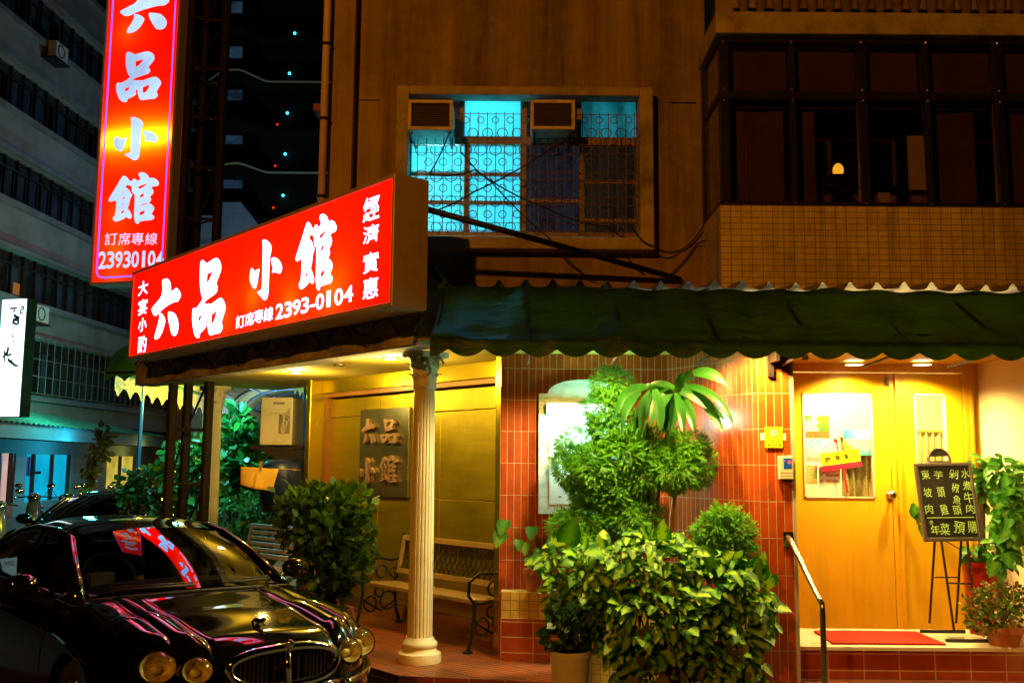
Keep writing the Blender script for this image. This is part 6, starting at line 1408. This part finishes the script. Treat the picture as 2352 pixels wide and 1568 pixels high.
# ---- row of ground floor shops with green canopy (runs a little towards us)
SA = at(0, 1000, 31.0); SBp = at(246, 1022, 41.0)
SD = Vector((SBp.x - SA.x, SBp.y - SA.y, 0)); SL = SD.length; SF = Fr((SA.x, SA.y, 0), SD, UP); SF.ez = Vector((SF.ex.y, -SF.ex.x, 0))
t = thing('shop_row', 'low shopfronts under a green tin canopy with glowing cyan and yellow windows', 'shop', tuple(SF.p(SL / 2, 0, 0)))
U0, U1 = -8.0, SL * 1.9
teal_paint = pm('teal_shop_paint', (.16, .30, .32), .6, var=.15); green_tin = pm('green_tin_roof', (.10, .42, .26), .5, .1, var=.3, scale=3); shop_wall = pm('shop_wall', (.18, .25, .25), .7, var=.1)
m = MB(); m.grid(lambda a, b: SF.p(U0 + (U1 - U0) * a, 2.98 + .5 * b + .025 * math.sin(a * 420), .75 - 1.3 * b), 300, 2); m.build('canopy_roof', green_tin, t)
m = MB(); m.box(SF, U0, U1, 2.50, 2.96, .60, .66); m.build('canopy_fascia', teal_paint, t)
m = MB(); m.box(SF, U0, U1, 2.05, 2.5, -.3, -.1)
def su(px, py=1100): 
    return (onplane(px, py, SF.p(0, 0, -.15), SF.ez) - SF.o).dot(SF.ex)
for a, b in ((30, 55), (160, 196), (222, 240), (-400, -40)): m.box(SF, su(a), su(b), 0, 2.06, -.3, -.1)
m.box(SF, su(55), su(160), 0, .45, -.3, -.1); m.box(SF, su(240), su(310), 0, .7, -.3, -.1); m.box(SF, su(196), su(222), 0, 2.06, -.6, -.4); m.box(SF, su(310), U1, 0, 2.06, -.3, -.1)
m.build('shop_wall', shop_wall, t)
cyan_glow = emit('cyan_lit_interior', (.005, .50, .78), .95, .35, .8); yel_glow = emit('yellow_lit_interior', (.80, .62, .08), .9, .45, 1.4); pink_glow = emit('pink_lit_interior', (.85, .55, .50), .8, .3, 1.0)
for nm, a, b, mm in (('shop_window', 55, 162, cyan_glow), ('shop_window', 240, 312, yel_glow), ('shop_doorway', -30, 30, pink_glow)):
    fm = MB()
    for p in ((77, 120, 158) if a == 55 else (a + 2, (a + b) / 2, b - 2)): u = su(p); fm.box(SF, u - .05, u + .05, .45, 2.06, -.26, -.14)
    f = fm.build(nm, black_alu, t); m = MB(); m.quad(SF.p(su(a), .1, -.34), SF.p(su(b), .1, -.34), SF.p(su(b), 2.06, -.34), SF.p(su(a), 2.06, -.34)); m.build('lit_interior', mm, f)
m = MB(); a, b = su(70), su(92); m.box(SF, a, b, 1.30, 1.95, -.335, -.325); m.build('framed_picture', pm('picture_blue', (.02, .12, .36), .5, var=.4, scale=6), t)
m = MB(); a, b = su(-6), su(8); m.box(SF, a, b, .55, 1.75, -.335, -.325); m.build('red_banner', emit('red_banner', (.9, .03, .0), .9), t)
m = MB(); m.box(SF, su(84), su(104), 1.36, 1.46, -.33, -.31); m.build('display_shelf', black_alu, t)
lamp('POINT', 'shopfront_light', SF.p(su(90), 2.2, 1.4), (.03, .68, 1.0), 130, .2)
lamp('POINT', 'shopfront_light', SF.p(su(275), 2.1, 1.0), (1.0, .75, .18), 40, .2)
# ---- white vertical sign
YS = 24.0; s0, s1, sb_, st_ = rect(-6, 686, 61, 957, YS)
wl = at(18, 686, YS); wr = at(60, 686, YS); wfr = Fr((at(-14, 957, YS + 0.3).x, YS + .3, 0), (1.0, -.25, 0), UP)
wu1 = wfr.px(55, 820)[0]; wz1 = wfr.px(40, 686)[1]; wz0 = wfr.px(25, 957)[1]
t = thing('vertical_shop_sign', 'white glowing vertical sign with brushed dark calligraphy at left edge', 'shop sign', tuple(wfr.p(wu1 / 2, wz0, 0)))
lightbox(t, wfr, wu1, wz0, wz1, .32, .012, white_face, pm('teal_sign_box', (.10, .50, .62), .5))
m = MB(); sc = wu1 / 62.0
def zz(x, y): return wfr.px(x / 4.02 / 1.27551, (850 + y / 4.02) / 1.27551)
def brush(pts, w):
    P = [zz(*p) for p in pts]; Q = [wfr.p(a, b, .006) for a, b in P]; m.tube(Q, [w * (.5 + .8 * math.sin(math.pi * (i + .6) / (len(Q) + .4))) for i in range(len(Q))], 5)
for pts, w in (([(115, 215), (150, 216), (208, 208)], .022), ([(180, 225), (170, 245), (160, 250)], .018), ([(165, 290), (190, 295), (175, 310), (225, 315)], .03), ([(235, 320), (165, 345), (160, 385), (195, 400), (222, 392), (218, 330)], .03), ([(170, 355), (222, 358)], .022), ([(250, 200), (285, 196), (275, 225), (245, 228)], .022), ([(242, 235), (248, 285), (275, 250)], .02), ([(150, 510), (152, 560), (185, 540)], .014), ([(160, 590), (175, 615)], .014), ([(100, 665), (98, 700), (85, 745), (38, 790)], .026), ([(55, 705), (55, 840)], .016), ([(60, 740), (95, 770), (140, 750)], .026), ([(100, 800), (105, 825), (150, 860), (185, 888), (218, 890)], .028), ([(110, 822), (155, 826)], .014)): brush(pts, w)
m.build('sign_calligraphy', ink_cyan, t)
lamp('POINT', 'shopfront_light', SF.p(su(35), 4.3, 2.0), (.04, .85, .80), 420, .2)  # added cyan light above the canopy, standing in for the white sign's spill
# ---- far red brown house closing the side street, and the far tower and roof
red_brown = pm('red_brown_render', (.22, .07, .04), .8, var=.25, scale=.7, dirt=.4, dscale=.5)
t = thing('brown_house', 'red brown house with shuttered upper floor closing the side street', 'building', (-17, 48, 0))
m = MB(); m.wbox(-21, -8, 48, 54, 0, 9.5); m.build('wall', red_brown, t)
m = MB(); m.wbox(-21, -8, 47.9, 48, 4.1, 5.0); m.build('parapet_band', pm('orange_render', (.50, .24, .08), .8, var=.2), t)
for x in np.arange(-20, -9, 1.7):
    m = MB(); m.wbox(x, x + 1.2, 47.93, 47.99, 5.4, 7.4)
    for z in np.arange(5.5, 7.4, .14): m.wbox(x, x + 1.2, 47.90, 47.93, z, z + .06)
    m.build('shutter', pm('shutter_brown', (.12, .05, .035), .7) if 'shutter_brown' not in MATS else MATS['shutter_brown'], t)
m = MB(); m.wbox(-14.2, -13.0, 47.3, 47.9, 4.9, 5.8); tag(m.build('outdoor_air_conditioner', ac_paint), 'pale air conditioner box on the far red brown house', 'air conditioner')
YT2 = 74.0
black_wall = pm('tower_wall', (.006, .006, .009), .8, var=.4, scale=.3); coping = pm('balcony_coping', (.62, .70, .60), .7, var=.1); tower_glass = pm('tower_window', (.10, .17, .26), .2, var=.3, scale=.5)
tx0, tx1, tz0, tz1 = rect(488, -60, 900, 560, YT2)
t = thing('apartment_tower', 'dark high rise with curved balconies and small cyan stair lamps', 'building', ((tx0 + tx1) / 2, YT2 + 4, 0))
m = MB(); m.wbox(tx0, tx1, YT2, YT2 + 14, 0, at(600, -120, YT2).z + 8); m.build('wall', black_wall, t)
for py in (-50, 54, 157, 261, 363, 467):
    z = at(660, py + 42, YT2).z; zt_ = z + .0
    a, b, c, d = (at(p, py, YT2 - 2).x for p in (492, 556, 612, 900)); a -= .6
    P = [(a, YT2 - 1.2)] + [(a + (b - a) * k, YT2 - 1.2 - 2.1 * math.sin(k * math.pi * .5)) for k in np.linspace(.05, 1, 8)] + [(b + (c - b) * k, YT2 - 3.3 + 2.3 * (k * k * (3 - 2 * k))) for k in np.linspace(.1, 1, 8)] + [(d, YT2 - 1.0)]
    m = MB(); zl = at(520, py, YT2 - 3).z
    zf = lambda i: z
    for i in range(len(P) - 1):
        p, q = P[i], P[i + 1]; m.quad((*p, z - .35), (*q, z - .35), (*q, z), (*p, z)); m.quad((*p, z - .35), (*q, z - .35), (q[0], YT2, z - .35), (p[0], YT2, z - .35))
    bl_ = m.build('balcony', black_wall, t)
    if py in (157, 363): m = MB(); m.tube([(p[0], p[1], z) for p in P], .10, 6); m.build('balcony_coping', coping, bl_)
for py in (98, 195, 296, 397, -5):
    x0, x1, z0, z1 = rect(513, py + 10, 557, py + 36, YT2); m = MB(); m.wbox(x0, x1, YT2 - .1, YT2 - .02, z0, z1); m.build('tower_window', emit('dim_blue_window', (.030, .070, .13), .5, .7, .9) if 'dim_blue_window' not in MATS else MATS['dim_blue_window'], t)
dot_c = emit('stair_lamp_cyan', (.05, .80, .95), 3); dot_r = emit('warning_lamp_red', (1, .03, .0), 1.6)
for px, py in ((677, 77), (665, 169), (660, 260), (655, 354), (650, 449)): m = MB(); q = at(px, py, YT2 - .3); m.ball(q, .115, 10, 6); m.build('stair_lamp', dot_c, t)
for px, py in ((643, 194), (637, 286), (632, 381), (628, 477)): m = MB(); m.ball(at(px, py, YT2 - .3), .08, 8, 5); m.build('red_lamp', dot_r, t)
lamp('SPOT', 'tower_edge_fill_light', (-14, 58, 4), (.75, .95, .80), 2000, .5, to=(-17, 73, 26), spot=50)  # added spot from the street, picks out the pale balcony edges
YR2 = 44.0; slate = pm('grey_roof_sheet', (.16, .22, .26), .6, var=.3, scale=.8, dirt=.4)
r0, r1, rz0, rz1 = rect(440, 464, 600, 560, YR2)
t = thing('low_house', 'low building with bluish mansard roof half hidden behind the red sign', 'building', ((r0 + r1) / 2, YR2 + 4, 0))
m = MB(); m.wbox(r0, r1 + 1.5, YR2, YR2 + 8, 0, rz0); m.build('wall', wall_grey, t)
rm = at(553, 464, YR2).x; rl = at(498, 464, YR2).x
m = MB(); m.poly([(rl, YR2, rz1), (rm, YR2, rz1), (r1 + .6, YR2, rz0), (rl, YR2, rz0)][::-1]); m.poly([(rm, YR2, rz1), (rm, YR2 + 8, rz1), (r1 + .6, YR2 + 8, rz0), (r1 + .6, YR2, rz0)]); m.poly([(rl, YR2, rz1), (rm, YR2, rz1), (rm, YR2 + 8, rz1), (rl, YR2 + 8, rz1)]); m.wbox(r0, rl - .02, YR2 + .5, YR2 + 8, rz0, rz1 - .5)
m.build('roof', slate, t)
lamp('POINT', 'building_fill_light', (-9.5, 36, 11.5), (.30, .62, 1.0), 560, .3)  # added bluish fill to brighten the grey building's upper floors
# ---- scooters
def scooter(loc, yaw, label):
    t = thing('parked_scooter', label, 'scooter', loc, 'scooters parked by the shops', yaw)
    sp_ = pm('scooter_plastic', (.10, .14, .16), .25, var=.2, coat=.6) if 'scooter_plastic' not in MATS else MATS['scooter_plastic']
    m = MB(); m.tube([(0, .55, .30), (0, .42, .55), (0, .34, .85), (0, .32, 1.0)], [.10, .17, .14, .09], 12); m.tube([(0, -.15, .32), (0, .2, .30), (0, .45, .35)], [.16, .17, .12], 10); m.tube([(0, -.80, .62), (0, -.55, .60), (0, -.2, .56), (0, -.1, .35)], [.07, .17, .18, .14], 12); m.ball((0, .37, 1.02), (.14, .11, .10), 14, 8); m.build('body', sp_, t, smooth=True, local=True)
    m = MB(); m.ball((0, -.42, .77), (.15, .36, .055), 16, 8); m.build('seat', seat_m, t, smooth=True, local=True)
    m = MB(); m.tube([(-.34, .24, 1.02), (-.15, .33, 1.04), (.15, .33, 1.04), (.34, .24, 1.02)], .016, 8); m.build('handlebar', black_iron, t, smooth=True, local=True)
    for s in (-1, 1): m = MB(); m.tube([(s * .2, .32, 1.05), (s * .30, .34, 1.24)], .008, 6); m.ball((s * .33, .35, 1.28), (.075, .02, .05), 12, 8); m.build('mirror', chrome, t, smooth=True, local=True)
    m = MB(); m.ball((0, .47, 1.0), (.09, .05, .07), 14, 8); m.build('headlight', chrome, t, smooth=True, local=True)
    for y in (.68, -.62): m = MB(); m.ring((0, y, .23), (1, 0, 0), .18, .05, 24, 8); m.build('wheel', tyre_m, t, smooth=True, local=True)
    return t
s1 = scooter((-10.6, 22.5, 0), R(200), 'leftmost dark scooter parked in front of the lit shops')
for i, (x, y, z, lab) in enumerate(((-9.7, 22.2, 188, 'middle scooter parked before the cyan shop window'), (-9.0, 21.7, 205, 'scooter with chrome mirrors parked beside the bright green shrub'))):
    c = copy_tree(s1); c.location = (x, y, 0); c.rotation_euler.z = R(z); c['label'] = lab
c = copy_tree(s1); c.location = (-9.3, 18.2, 0); c.rotation_euler.z = R(215); c['label'] = 'nearest scooter showing only its handlebar past the sedan roof'
